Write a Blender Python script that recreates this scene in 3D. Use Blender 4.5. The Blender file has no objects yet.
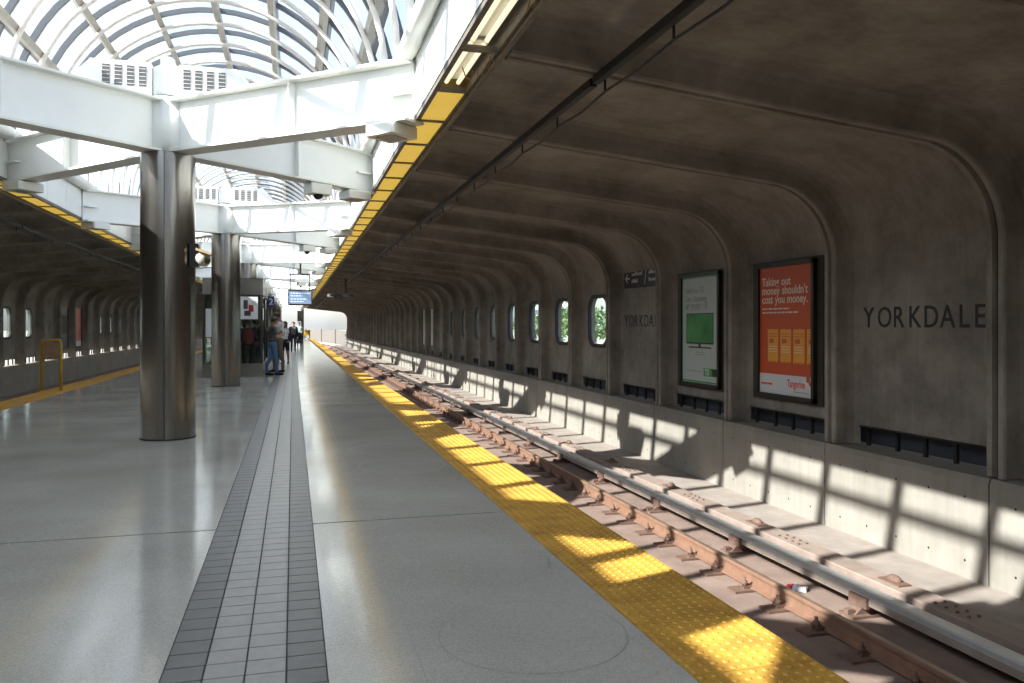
import bpy, bmesh, math, random
import numpy as np
from mathutils import Vector, Matrix
from mathutils.geometry import tessellate_polygon

random.seed(7)
sc = bpy.context.scene
COL = sc.collection
PI = math.pi

# ------------------------------------------------------------------ camera
cam_d = bpy.data.cameras.new('camera')
cam = bpy.data.objects.new('camera', cam_d)
COL.objects.link(cam)
cam.location = (0, 0, 1.5)
cam.rotation_euler = (PI / 2, 0, -math.atan(0.27375))
cam_d.sensor_width = 36.0
cam_d.lens = 800 / 1024 * 36
cam_d.shift_y = -15.5 / 1024
cam_d.clip_end = 2000
sc.camera = cam

# ------------------------------------------------------------------ world, sun, exposure
world = bpy.data.worlds.new('world')
sc.world = world
world.use_nodes = True
wn = world.node_tree.nodes
wl = world.node_tree.links
wn.clear()
w_out = wn.new('ShaderNodeOutputWorld')
w_bg = wn.new('ShaderNodeBackground')
w_sky = wn.new('ShaderNodeTexSky')
w_sky.sky_type = 'NISHITA'
w_sky.sun_disc = False
w_sky.sun_elevation = math.radians(36)
w_sky.sun_rotation = math.radians(250)
w_sky.air_density = 1.0
w_sky.dust_density = 2.0
w_sky.ozone_density = 1.0
w_tc = wn.new('ShaderNodeTexCoord')
w_no = wn.new('ShaderNodeTexNoise')
w_no.inputs['Scale'].default_value = 2.2
w_no.inputs['Detail'].default_value = 7
w_rmp = wn.new('ShaderNodeValToRGB')
w_rmp.color_ramp.elements[0].position = 0.38
w_rmp.color_ramp.elements[1].position = 0.66
w_mix = wn.new('ShaderNodeMixRGB')
w_mix.inputs['Color2'].default_value = (3.1, 3.35, 3.75, 1)
wl.new(w_tc.outputs['Generated'], w_no.inputs['Vector'])
wl.new(w_no.outputs['Fac'], w_rmp.inputs['Fac'])
wl.new(w_rmp.outputs['Color'], w_mix.inputs['Fac'])
w_hs = wn.new('ShaderNodeHueSaturation')
w_hs.inputs['Saturation'].default_value = 0.62
wl.new(w_sky.outputs['Color'], w_hs.inputs['Color'])
wl.new(w_hs.outputs['Color'], w_mix.inputs['Color1'])
wl.new(w_mix.outputs['Color'], w_bg.inputs['Color'])
w_bg.inputs['Strength'].default_value = 0.26
wl.new(w_bg.outputs['Background'], w_out.inputs['Surface'])

SUN_DIR = Vector((1.0, 0.355, -0.76)).normalized()
sun_d = bpy.data.lights.new('sun', 'SUN')
sun_d.energy = 8.5
sun_d.angle = math.radians(0.6)
sun_d.color = (1.0, 0.93, 0.82)
sun = bpy.data.objects.new('sun', sun_d)
COL.objects.link(sun)
sun.rotation_euler = SUN_DIR.to_track_quat('-Z', 'Y').to_euler()
sun.location = (-30, -10, 30)

vs = sc.view_settings
vs.view_transform = 'Standard'
vs.look = 'None'
vs.gamma = 1.0
vs.use_curve_mapping = False
vs.exposure = 0.87
sc.cycles.use_denoising = True

# ------------------------------------------------------------------ materials
def new_mat(name):
    m = bpy.data.materials.new(name)
    m.use_nodes = True
    nt = m.node_tree
    b = nt.nodes['Principled BSDF']
    return m, nt, b

def mat(name, col, rough=0.6, metal=0.0, var=0.0, scale=4.0, bump=0.0, bscale=None, col2=None,
        stretch=(1, 1, 1), spec=None, emit=None, estr=0.0, detail=6, lo=0.3, hi=0.7):
    m, nt, b = new_mat(name)
    b.inputs['Base Color'].default_value = (*col, 1)
    b.inputs['Roughness'].default_value = rough
    b.inputs['Metallic'].default_value = metal
    if spec is not None:
        b.inputs['Specular IOR Level'].default_value = spec
    if emit:
        b.inputs['Emission Color'].default_value = (*emit, 1)
        b.inputs['Emission Strength'].default_value = estr
    if var or bump or col2:
        geo = nt.nodes.new('ShaderNodeNewGeometry')
        mp = nt.nodes.new('ShaderNodeMapping')
        mp.inputs['Scale'].default_value = stretch
        nt.links.new(geo.outputs['Position'], mp.inputs['Vector'])
        if var or col2:
            n = nt.nodes.new('ShaderNodeTexNoise')
            n.inputs['Scale'].default_value = scale
            n.inputs['Detail'].default_value = detail
            n.inputs['Roughness'].default_value = 0.65
            nt.links.new(mp.outputs[0], n.inputs['Vector'])
            r = nt.nodes.new('ShaderNodeValToRGB')
            c2 = col2 if col2 else tuple(c * (1 - var) for c in col)
            c1 = col if col2 else tuple(min(1, c * (1 + var)) for c in col)
            r.color_ramp.elements[0].position = lo
            r.color_ramp.elements[1].position = hi
            r.color_ramp.elements[0].color = (*c2, 1)
            r.color_ramp.elements[1].color = (*c1, 1)
            nt.links.new(n.outputs['Fac'], r.inputs['Fac'])
            nt.links.new(r.outputs['Color'], b.inputs['Base Color'])
        if bump:
            n2 = nt.nodes.new('ShaderNodeTexNoise')
            n2.inputs['Scale'].default_value = bscale or scale * 6
            n2.inputs['Detail'].default_value = 4
            nt.links.new(mp.outputs[0], n2.inputs['Vector'])
            bp = nt.nodes.new('ShaderNodeBump')
            bp.inputs['Strength'].default_value = bump
            bp.inputs['Distance'].default_value = 0.01
            nt.links.new(n2.outputs['Fac'], bp.inputs['Height'])
            nt.links.new(bp.outputs['Normal'], b.inputs['Normal'])
    return m

def concrete(name, c1, c2, streak=1.0):
    """stained cast concrete: broad blotches times fine vertical run-marks"""
    m, nt, b = new_mat(name)
    b.inputs['Roughness'].default_value = 0.85
    b.inputs['Specular IOR Level'].default_value = 0.25
    geo = nt.nodes.new('ShaderNodeNewGeometry')
    n1 = nt.nodes.new('ShaderNodeTexNoise')
    n1.inputs['Scale'].default_value = 1.1
    n1.inputs['Detail'].default_value = 8
    n1.inputs['Roughness'].default_value = 0.7
    nt.links.new(geo.outputs['Position'], n1.inputs['Vector'])
    mp = nt.nodes.new('ShaderNodeMapping')
    mp.inputs['Scale'].default_value = (5, 9, 0.5)
    nt.links.new(geo.outputs['Position'], mp.inputs['Vector'])
    n2 = nt.nodes.new('ShaderNodeTexNoise')
    n2.inputs['Scale'].default_value = 1.6
    n2.inputs['Detail'].default_value = 6
    nt.links.new(mp.outputs[0], n2.inputs['Vector'])
    r1 = nt.nodes.new('ShaderNodeValToRGB')
    r1.color_ramp.elements[0].position = 0.32
    r1.color_ramp.elements[1].position = 0.68
    r1.color_ramp.elements[0].color = (*c2, 1)
    r1.color_ramp.elements[1].color = (*c1, 1)
    nt.links.new(n1.outputs['Fac'], r1.inputs['Fac'])
    r2 = nt.nodes.new('ShaderNodeValToRGB')
    r2.color_ramp.elements[0].position = 0.3
    r2.color_ramp.elements[1].position = 0.62
    lo = 1 - 0.4 * streak
    r2.color_ramp.elements[0].color = (lo, lo, lo * 0.98, 1)
    r2.color_ramp.elements[1].color = (1, 1, 1, 1)
    nt.links.new(n2.outputs['Fac'], r2.inputs['Fac'])
    mx = nt.nodes.new('ShaderNodeMixRGB')
    mx.blend_type = 'MULTIPLY'
    mx.inputs['Fac'].default_value = 1
    nt.links.new(r1.outputs['Color'], mx.inputs['Color1'])
    nt.links.new(r2.outputs['Color'], mx.inputs['Color2'])
    nt.links.new(mx.outputs['Color'], b.inputs['Base Color'])
    n3 = nt.nodes.new('ShaderNodeTexNoise')
    n3.inputs['Scale'].default_value = 40
    n3.inputs['Detail'].default_value = 5
    nt.links.new(geo.outputs['Position'], n3.inputs['Vector'])
    bp = nt.nodes.new('ShaderNodeBump')
    bp.inputs['Strength'].default_value = 0.25
    bp.inputs['Distance'].default_value = 0.01
    nt.links.new(n3.outputs['Fac'], bp.inputs['Height'])
    nt.links.new(bp.outputs['Normal'], b.inputs['Normal'])
    return m

def terrazzo(name, base, chips, rough):
    m, nt, b = new_mat(name)
    geo = nt.nodes.new('ShaderNodeNewGeometry')
    v = nt.nodes.new('ShaderNodeTexVoronoi')
    v.inputs['Scale'].default_value = 150
    nt.links.new(geo.outputs['Position'], v.inputs['Vector'])
    r = nt.nodes.new('ShaderNodeValToRGB')
    e = r.color_ramp.elements
    e[0].position = 0.0
    e[0].color = (*chips, 1)
    e[1].position = 1.0
    e[1].color = (*[min(1, c * 1.12) for c in base], 1)
    x = e.new(0.5)
    x.color = (*base, 1)
    sep = nt.nodes.new('ShaderNodeSeparateColor')
    nt.links.new(v.outputs['Color'], sep.inputs['Color'])
    nt.links.new(sep.outputs[0], r.inputs['Fac'])
    n = nt.nodes.new('ShaderNodeTexNoise')
    n.inputs['Scale'].default_value = 0.8
    n.inputs['Detail'].default_value = 7
    nt.links.new(geo.outputs['Position'], n.inputs['Vector'])
    r2 = nt.nodes.new('ShaderNodeValToRGB')
    r2.color_ramp.elements[0].position = 0.3
    r2.color_ramp.elements[1].position = 0.7
    r2.color_ramp.elements[0].color = (0.78, 0.78, 0.76, 1)
    r2.color_ramp.elements[1].color = (1, 1, 1, 1)
    nt.links.new(n.outputs['Fac'], r2.inputs['Fac'])
    mx = nt.nodes.new('ShaderNodeMixRGB')
    mx.blend_type = 'MULTIPLY'
    mx.inputs['Fac'].default_value = 1
    nt.links.new(r.outputs['Color'], mx.inputs['Color1'])
    nt.links.new(r2.outputs['Color'], mx.inputs['Color2'])
    nt.links.new(mx.outputs['Color'], b.inputs['Base Color'])
    mr = nt.nodes.new('ShaderNodeMapRange')
    mr.inputs['To Min'].default_value = rough * 0.7
    mr.inputs['To Max'].default_value = rough * 1.5
    nt.links.new(n.outputs['Fac'], mr.inputs['Value'])
    nt.links.new(mr.outputs[0], b.inputs['Roughness'])
    b.inputs['Specular IOR Level'].default_value = 0.9
    return m

def glass_mat(name, tint, refl=0.08):
    m = bpy.data.materials.new(name)
    m.use_nodes = True
    nt = m.node_tree
    nt.nodes.clear()
    o = nt.nodes.new('ShaderNodeOutputMaterial')
    t = nt.nodes.new('ShaderNodeBsdfTransparent')
    t.inputs['Color'].default_value = (*tint, 1)
    g = nt.nodes.new('ShaderNodeBsdfGlossy')
    g.inputs['Roughness'].default_value = 0.02
    lw = nt.nodes.new('ShaderNodeLayerWeight')
    lw.inputs['Blend'].default_value = 0.5
    pw = nt.nodes.new('ShaderNodeMath'); pw.operation = 'POWER'; pw.inputs[1].default_value = 4.0
    nt.links.new(lw.outputs['Facing'], pw.inputs[0])
    fr = nt.nodes.new('ShaderNodeMath'); fr.operation = 'MULTIPLY_ADD'
    fr.inputs[1].default_value = 0.45; fr.inputs[2].default_value = refl * 0.6
    nt.links.new(pw.outputs[0], fr.inputs[0])
    mx = nt.nodes.new('ShaderNodeMixShader')
    nt.links.new(fr.outputs[0], mx.inputs[0])
    nt.links.new(t.outputs[0], mx.inputs[1])
    nt.links.new(g.outputs[0], mx.inputs[2])
    nt.links.new(mx.outputs[0], o.inputs['Surface'])
    return m

M = {}
M['conc'] = concrete('shell_concrete', (0.37, 0.335, 0.295), (0.175, 0.155, 0.133), 0.3)
M['conc_wall'] = M['conc']
M['conc_low'] = concrete('parapet_concrete', (0.33, 0.305, 0.268), (0.25, 0.23, 0.20), 0.25)
M['bench'] = mat('bench_concrete', (0.29, 0.245, 0.215), 0.9, var=0.18, scale=3, bump=0.3, bscale=40)
M['bed'] = mat('track_bed', (0.27, 0.19, 0.155), 0.9, col2=(0.17, 0.12, 0.098), scale=2.5, bump=0.4, bscale=30)
M['floor'] = terrazzo('terrazzo', (0.60, 0.585, 0.53), (0.51, 0.495, 0.45), 0.115)
M['tile_l'] = mat('light_tile', (0.33, 0.32, 0.295), 0.35, var=0.12, scale=9, bump=0.1, bscale=90)
M['tile_d'] = mat('dark_tile', (0.125, 0.124, 0.12), 0.35, var=0.15, scale=9, bump=0.1, bscale=90)
M['grout'] = mat('grout', (0.07, 0.065, 0.06), 0.8, var=0.2)
M['yellow'] = mat('tactile_yellow', (0.66, 0.375, 0.06), 0.55, col2=(0.47, 0.245, 0.045), scale=3.5, lo=0.35, hi=0.6)
M['white'] = mat('white_paint', (0.84, 0.85, 0.82), 0.35, var=0.03, scale=2)
M['cream'] = mat('cream_paint', (0.78, 0.78, 0.72), 0.4, var=0.04, scale=2)
M['steel'] = mat('stainless', (0.29, 0.275, 0.255), 0.25, metal=1.0, var=0.12, scale=3, stretch=(6, 6, 0.25))
M['alu'] = mat('aluminium', (0.62, 0.62, 0.60), 0.3, metal=1.0, var=0.1)
M['tube'] = mat('vault_tube', (0.78, 0.72, 0.66), 0.4, var=0.05)
M['purlin'] = mat('purlin', (0.42, 0.38, 0.33), 0.5, var=0.1)
M['mullion'] = mat('mullion', (0.10, 0.105, 0.115), 0.4)
M['dark'] = mat('dark_metal', (0.022, 0.02, 0.018), 0.5)
M['black'] = mat('black', (0.012, 0.012, 0.013), 0.45)
M['gap'] = mat('joint_black', (0.02, 0.018, 0.016), 0.9)
M['ventshade'] = mat('vent_shaded', (0.05, 0.055, 0.07), 0.6)  # backing colour put in for the shaded outside behind the right vents
M['rail'] = mat('rusty_rail', (0.26, 0.145, 0.095), 0.6, col2=(0.17, 0.095, 0.062), scale=7, bump=0.2, bscale=60)
M['railtop'] = mat('rail_top', (0.42, 0.30, 0.22), 0.35, metal=0.7, var=0.15)
M['clip'] = mat('rusty_clip', (0.15, 0.088, 0.065), 0.75, var=0.25, scale=14)
M['third'] = mat('conductor_top', (0.46, 0.46, 0.45), 0.35, metal=0.25, var=0.12, scale=5)
M['thirdside'] = mat('conductor_side', (0.29, 0.235, 0.20), 0.6, var=0.15, scale=5)
M['board'] = mat('cover_board', (0.27, 0.205, 0.17), 0.85, var=0.18, scale=4, bump=0.2, bscale=50)
M['glass'] = glass_mat('vault_glass', (0.84, 0.92, 1.0))
M['wglass'] = glass_mat('window_glass', (0.80, 0.88, 0.90))
M['kglass'] = glass_mat('kiosk_glass', (0.80, 0.86, 0.84), 0.12)
M['diffuser'] = mat('diffuser', (0.72, 0.50, 0.10), 0.5, var=0.08, scale=2, emit=(1.0, 0.66, 0.10), estr=0.28)
M['fluor'] = mat('fluorescent', (0.85, 0.82, 0.70), 0.4, emit=(1.0, 0.88, 0.62), estr=0.55)
M['fixture'] = mat('fixture_metal', (0.17, 0.15, 0.125), 0.6, var=0.25, scale=6)
M['rustwire'] = mat('rust_scrap', (0.30, 0.17, 0.04), 0.7, var=0.4, scale=20)
M['frame'] = mat('ad_frame', (0.025, 0.022, 0.02), 0.35)
M['framedk'] = mat('ad_box', (0.05, 0.043, 0.036), 0.6, var=0.2)
M['orange'] = mat('poster_orange', (0.56, 0.085, 0.022), 0.4)
M['paper'] = mat('poster_white', (0.66, 0.67, 0.69), 0.4)
M['note'] = mat('poster_note', (0.80, 0.36, 0.045), 0.4)
M['note_red'] = mat('poster_note_red', (0.60, 0.13, 0.03), 0.4)
M['pale'] = mat('poster_pale_text', (0.84, 0.66, 0.55), 0.4)
M['logo'] = mat('poster_logo_red', (0.70, 0.07, 0.03), 0.4)
M['mint'] = mat('poster_mint', (0.52, 0.57, 0.54), 0.4)
M['green'] = mat('poster_green', (0.06, 0.36, 0.10), 0.4)
M['tvgreen'] = mat('poster_tv_green', (0.10, 0.42, 0.10), 0.4, col2=(0.012, 0.12, 0.03), scale=1.6)
M['greytext'] = mat('poster_grey_text', (0.30, 0.32, 0.30), 0.4)
M['lettering'] = mat('lettering', (0.018, 0.016, 0.015), 0.5)
M['signwhite'] = mat('sign_white', (0.6, 0.6, 0.58), 0.5)
M['blue'] = mat('sign_blue', (0.02, 0.05, 0.22), 0.4)
M['posterblue'] = mat('poster_blue', (0.05, 0.10, 0.20), 0.4, col2=(0.10, 0.05, 0.03), scale=1.5)
M['posterred'] = mat('poster_red', (0.55, 0.09, 0.05), 0.4)
M['screen'] = mat('screen', (0.10, 0.14, 0.20), 0.2, emit=(0.36, 0.52, 0.80), estr=0.3)
M['screenbar'] = mat('screen_bar', (0.5, 0.6, 0.7), 0.2, emit=(0.65, 0.78, 0.95), estr=0.4)
M['ypaint'] = mat('yellow_paint', (0.50, 0.30, 0.02), 0.45, var=0.15)
M['wood'] = mat('brown_plate', (0.32, 0.20, 0.10), 0.5, var=0.3, scale=9)
M['camwhite'] = mat('camera_body', (0.46, 0.40, 0.34), 0.5, var=0.1)
M['grass'] = mat('outside_ground', (0.50, 0.47, 0.41), 0.95, col2=(0.33, 0.34, 0.24), scale=0.15)
M['asphalt'] = mat('asphalt', (0.24, 0.23, 0.22), 0.9, var=0.2)
M['leaf'] = mat('foliage', (0.22, 0.30, 0.13), 0.8, col2=(0.10, 0.16, 0.06), scale=2.5)  # dulled and lightened, haze of the window glass put into the colour
M['bark'] = mat('bark', (0.10, 0.075, 0.05), 0.9, var=0.2)
M['outwall'] = mat('outside_wall', (0.115, 0.11, 0.105), 0.9, var=0.15)
M['bldg'] = mat('far_wall', (0.55, 0.53, 0.50), 0.8, var=0.08)
M['bldgwin'] = mat('far_window', (0.10, 0.13, 0.17), 0.2)
M['skin'] = mat('skin', (0.46, 0.27, 0.19), 0.55, spec=0.3)
M['skin2'] = mat('skin_tan', (0.36, 0.20, 0.13), 0.55, spec=0.3)
M['hair'] = mat('hair', (0.018, 0.014, 0.012), 0.5)
M['hair2'] = mat('hair_brown', (0.05, 0.03, 0.02), 0.5)
for nme, c in dict(c_grey=(0.10, 0.095, 0.095), c_jeans=(0.10, 0.19, 0.38), c_white=(0.72, 0.72, 0.72), c_black=(0.014, 0.014, 0.016),
                   c_red=(0.30, 0.03, 0.04), c_navy=(0.03, 0.035, 0.06), c_lblue=(0.45, 0.62, 0.68), c_khaki=(0.22, 0.18, 0.13)).items():
    M[nme] = mat('cloth_' + nme[2:], c, 0.9, var=0.15, scale=12)

# ------------------------------------------------------------------ mesh helpers
class MB:
    def __init__(self):
        self.v = []; self.f = []; self.m = []; self.s = []
    def add(self, verts, faces, m=0, s=False):
        o = len(self.v)
        self.v += [tuple(p) for p in verts]
        for f in faces:
            self.f.append(tuple(i + o for i in f)); self.m.append(m); self.s.append(s)
        return self
    def box(self, x0, x1, y0, y1, z0, z1, m=0):
        x0, x1 = min(x0, x1), max(x0, x1)
        v = [(x0, y0, z0), (x1, y0, z0), (x1, y1, z0), (x0, y1, z0), (x0, y0, z1), (x1, y0, z1), (x1, y1, z1), (x0, y1, z1)]
        f = [(0, 3, 2, 1), (4, 5, 6, 7), (0, 1, 5, 4), (1, 2, 6, 5), (2, 3, 7, 6), (3, 0, 4, 7)]
        return self.add(v, f, m)
    def cbox(self, x0, x1, y0, y1, z0, z1, b=0.01, m=0):
        """box with chamfered top edges and vertical corners"""
        x0, x1 = min(x0, x1), max(x0, x1)
        def ring(i, z):
            return [(x0 + i, y0 + b, z), (x0 + b, y0 + i, z), (x1 - b, y0 + i, z), (x1 - i, y0 + b, z),
                    (x1 - i, y1 - b, z), (x1 - b, y1 - i, z), (x0 + b, y1 - i, z), (x0 + i, y1 - b, z)]
        r0, r1 = ring(0, z0), ring(0, z1 - b)
        r2 = [(min(max(x, x0 + b), x1 - b), min(max(y, y0 + b), y1 - b), z1) for x, y, z in r1]
        v = r0 + r1 + [r2[0], r2[3], r2[4], r2[7]]
        f = [tuple(range(7, -1, -1)), (16, 17, 18, 19)]
        f += [(i, (i + 1) % 8, 8 + (i + 1) % 8, 8 + i) for i in range(8)]
        t = [16, 16, 17, 17, 18, 18, 19, 19]
        for i in range(8):
            j = (i + 1) % 8
            f.append((8 + i, 8 + j, t[i]) if t[i] == t[j] else (8 + i, 8 + j, t[j], t[i]))
        return self.add(v, f, m)
    def hexa(self, p, m=0):
        f = [(0, 3, 2, 1), (4, 5, 6, 7), (0, 1, 5, 4), (1, 2, 6, 5), (2, 3, 7, 6), (3, 0, 4, 7)]
        return self.add(p, f, m)
    def prism(self, poly, axis, a0, a1, m=0, s=False):
        """poly: 2d points; axis 'x': (y,z), 'y': (x,z), 'z': (x,y)"""
        def P(p, a):
            return {'x': (a, p[0], p[1]), 'y': (p[0], a, p[1]), 'z': (p[0], p[1], a)}[axis]
        n = len(poly)
        v = [P(p, a0) for p in poly] + [P(p, a1) for p in poly]
        self.add(v, [(i, (i + 1) % n, n + (i + 1) % n, n + i) for i in range(n)], m, s)
        if n <= 4 or axis != 'y':
            self.add(v, [tuple(range(n - 1, -1, -1)), tuple(range(n, 2 * n))], m)
        else:
            t = tessellate_polygon([[Vector((p[0], p[1], 0)) for p in poly]])
            self.add(v, [tuple(q) for q in t] + [tuple(n + i for i in q) for q in t], m)
        return self
    def tube(self, pts, r, n=8, m=0, cap=True):
        pts = [Vector(p) for p in pts]
        rs = r if isinstance(r, (list, tuple)) else [r] * len(pts)
        k = len(pts)
        t0 = (pts[1] - pts[0]).normalized()
        up = Vector((0, 0, 1)) if abs(t0.z) < 0.9 else Vector((1, 0, 0))
        a = t0.cross(up).normalized()
        v = []
        for i in range(k):
            t = (pts[min(i + 1, k - 1)] - pts[max(i - 1, 0)]).normalized()
            a = (a - t * a.dot(t)).normalized()
            b = t.cross(a)
            for j in range(n):
                w = 2 * PI * j / n
                v.append(pts[i] + (a * math.cos(w) + b * math.sin(w)) * rs[i])
        f = [(i * n + j, i * n + (j + 1) % n, (i + 1) * n + (j + 1) % n, (i + 1) * n + j) for i in range(k - 1) for j in range(n)]
        self.add(v, f, m, True)
        if cap:
            self.add(v, [tuple(range(n - 1, -1, -1)), tuple((k - 1) * n + j for j in range(n))], m)
        return self
    def lathe(self, prof, cx=0, cy=0, n=24, m=0, a0=0, a1=2 * PI):
        full = abs(a1 - a0 - 2 * PI) < 1e-6
        c = n if full else n + 1
        v = []
        for r, z in prof:
            for j in range(c):
                w = a0 + (a1 - a0) * j / n
                v.append((cx + r * math.cos(w), cy + r * math.sin(w), z))
        f = []
        for i in range(len(prof) - 1):
            for j in range(n):
                j2 = (j + 1) % c
                f.append((i * c + j, i * c + j2, (i + 1) * c + j2, (i + 1) * c + j))
        self.add(v, f, m, True)
        if full:
            self.add(v, [tuple(range(c - 1, -1, -1)), tuple((len(prof) - 1) * c + j for j in range(c))], m)
        return self
    def sweep(self, prof, path, m=0, closed=True):
        """prof (offset, z) swept along a ground path of (x, y, nx, ny)"""
        n = len(prof)
        v = [(x + nx * o, y + ny * o, z) for (x, y, nx, ny) in path for (o, z) in prof]
        f = [(i * n + j, i * n + (j + 1) % n, (i + 1) * n + (j + 1) % n, (i + 1) * n + j) for i in range(len(path) - 1) for j in range(n)]
        self.add(v, f, m)
        self.add(v, [tuple(range(n)), tuple((len(path) - 1) * n + j for j in range(n))], m)
        return self
    def ell(self, c, r, n=12, k=8, m=0):
        v = []
        for i in range(k + 1):
            t = PI * i / k
            for j in range(n):
                w = 2 * PI * j / n
                v.append((c[0] + r[0] * math.sin(t) * math.cos(w), c[1] + r[1] * math.sin(t) * math.sin(w), c[2] + r[2] * math.cos(t)))
        f = [(i * n + j, (i + 1) * n + j, (i + 1) * n + (j + 1) % n, i * n + (j + 1) % n) for i in range(k) for j in range(n)]
        return self.add(v, f, m, True)
    def mesh(self, name, mats, recalc=True):
        me = bpy.data.meshes.new(name)
        me.from_pydata(self.v, [], self.f)
        for q in (mats if isinstance(mats, (list, tuple)) else [mats]):
            me.materials.append(M[q])
        me.polygons.foreach_set('material_index', self.m)
        me.polygons.foreach_set('use_smooth', self.s)
        if recalc:
            bm = bmesh.new(); bm.from_mesh(me)
            bmesh.ops.remove_doubles(bm, verts=bm.verts, dist=1e-5)
            bmesh.ops.recalc_face_normals(bm, faces=bm.faces)
            bm.to_mesh(me); bm.free()
        me.update()
        return me
    def build(self, name, mats, parent=None, loc=(0, 0, 0)):
        return put(name, self.mesh(name, mats), parent, loc)

def put(name, me, parent=None, loc=(0, 0, 0), rz=0):
    o = bpy.data.objects.new(name, me)
    COL.objects.link(o)
    o.location = loc
    o.rotation_euler = (0, 0, rz)
    if parent:
        o.parent = parent
    return o

def thing(name, label, cat, loc=(0, 0, 0), rz=0, group=None):
    return tag(put(name, None, None, loc, rz), label, cat, group)

def tag(o, label, cat, group=None):
    o['label'] = label; o['category'] = cat
    if group:
        o['group'] = group
    return o

def struct(name, me=None, label=None, cat=None, loc=(0, 0, 0)):
    o = put(name, me, None, loc)
    o['kind'] = 'structure'
    if label:
        o['label'] = label
    if cat:
        o['category'] = cat
    return o

_txt = {}
def text_mesh(s, size, mname, align='LEFT', extrude=0.002, bold=0.0):
    key = (s, size, mname, align, extrude, bold)
    if key in _txt:
        return _txt[key]
    cu = bpy.data.curves.new('text', 'FONT')
    cu.body = s; cu.size = size; cu.align_x = align; cu.extrude = extrude; cu.resolution_u = 3; cu.offset = bold
    ob = bpy.data.objects.new('text', cu)
    COL.objects.link(ob)
    dg = bpy.context.evaluated_depsgraph_get()
    me = bpy.data.meshes.new_from_object(ob.evaluated_get(dg))
    bpy.data.objects.remove(ob)
    bpy.data.curves.remove(cu)
    me.materials.clear()
    me.materials.append(M[mname])
    _txt[key] = me
    return me

def wall_text(name, me, x, y, z, parent, side=1, sx=1.0):
    """side +1: on the right wall facing -x; -1: left wall facing +x; 0: facing -y"""
    o = put(name, me, parent)
    if side == 0:
        o.matrix_local = Matrix.Translation((x, y, z)) @ Matrix(((sx, 0, 0, 0), (0, 0, -1, 0), (0, 1, 0, 0), (0, 0, 0, 1)))
    else:
        o.matrix_local = Matrix.Translation((x, y, z)) @ Matrix(((0, 0, -side, 0), (-side * sx, 0, 0, 0), (0, 1, 0, 0), (0, 0, 0, 1)))
    return o

# ------------------------------------------------------------------ dimensions
CV = -1.45                   # centre line of the skylight vault
C = -1.66                    # centre line of the platform
P = 2.41                     # bay of the precast shells
Y0 = 6.07                    # a rib line
K0, K1 = -8, 39              # first and last bay
YA, YB = Y0 + P * K0, Y0 + P * K1
EDGE = 2.26                  # platform edge
XW = 6.31                    # face of the parapet wall
def mxf(side):
    return (lambda x: x) if side > 0 else (lambda x: 2 * C - x)

# ------------------------------------------------------------------ platform floor
floor = struct('floor', None, 'polished grey terrazzo platform floor', 'floor')
JOINT = [YA] + [6.25 + 9.64 * i for i in range(-1, 10)] + [YB + 2]
TS0, TS1 = -0.545, 0.145     # tile strip
def slab(x0, x1):
    for a, b in zip(JOINT[:-1], JOINT[1:]):
        MB().box(x0, x1, a + 0.012, b - 0.012, -0.22, 0.0).build('floor_slab', 'floor', floor)
slab(2 * C - EDGE + 0.612, TS0 - 0.001)
slab(TS1 + 0.001, EDGE - 0.612)
MB().box(2 * C - EDGE + 0.02, EDGE - 0.02, YA, YB + 2, -0.40, -0.012).build('floor_base', 'gap', floor)
MB().box(TS0, TS1, YA, YB + 2, -0.06, -0.006).build('tile_bed', 'grout', floor)
TW = (TS1 - TS0) / 4
TL = 0.152
tl_mesh = [MB().cbox(0.003, TW - 0.003, 0.003, TL - 0.003, -0.02, 0.0005, 0.002).mesh('floor_tile', q) for q in ('tile_l', 'tile_d')]
for r in range(74):
    for c in range(4):
        put('floor_tile', tl_mesh[1 if c in (0, 3) else 0], floor, (TS0 + c * TW, 2.4 + r * TL, 0))
far = MB()
r = 74
while 2.4 + r * TL < YB + 2:
    for c in range(4):
        x, y = TS0 + c * TW, 2.4 + r * TL
        far.add([(x + .003, y + .003, 0.0005), (x + TW - .003, y + .003, 0.0005), (x + TW - .003, y + TL - .003, 0.0005), (x + .003, y + TL - .003, 0.0005)],
                [(0, 1, 2, 3)], 1 if c in (0, 3) else 0)
    r += 1
for r in range(1, int((2.4 - YA) / TL)):
    for c in range(4):
        x, y = TS0 + c * TW, 2.4 - r * TL
        far.add([(x + .003, y + .003, 0.0005), (x + TW - .003, y + .003, 0.0005), (x + TW - .003, y + TL - .003, 0.0005), (x + .003, y + TL - .003, 0.0005)],
                [(0, 1, 2, 3)], 1 if c in (0, 3) else 0)
fo = far.build('floor_tiling', ['tile_l', 'tile_d'], floor)
fo['kind'] = 'stuff'
# hairline joints along the platform and the ring marks in the terrazzo
M['hair_line'] = mat('hairline', (0.27, 0.27, 0.26), 0.4)
M['ring'] = mat('ring_line', (0.25, 0.25, 0.24), 0.4)
MB().box(0.5465, 0.5492, YA, YB, -0.01, 0.0006).build('hairline_joint', 'hair_line', floor)
ring = MB()
n = 64
ring.add([((0.455 + 0.006 * q) * math.cos(2 * PI * j / n), (0.455 + 0.006 * q) * math.sin(2 * PI * j / n), 0.0007) for q in (0, 1) for j in range(n)],
         [(j, (j + 1) % n, n + (j + 1) % n, n + j) for j in range(n)])
ring_me = ring.mesh('ring_mark', 'ring')
for i in range(6):
    put('ring_mark', ring_me, floor, (1.13, 3.74 + 1.22 * i, 0))
for x, y in ((-1.75, 3.55), (-2.05, 5.25), (-1.45, 6.35)):
    put('ring_mark', ring_me, floor, (x, y, 0))

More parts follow.
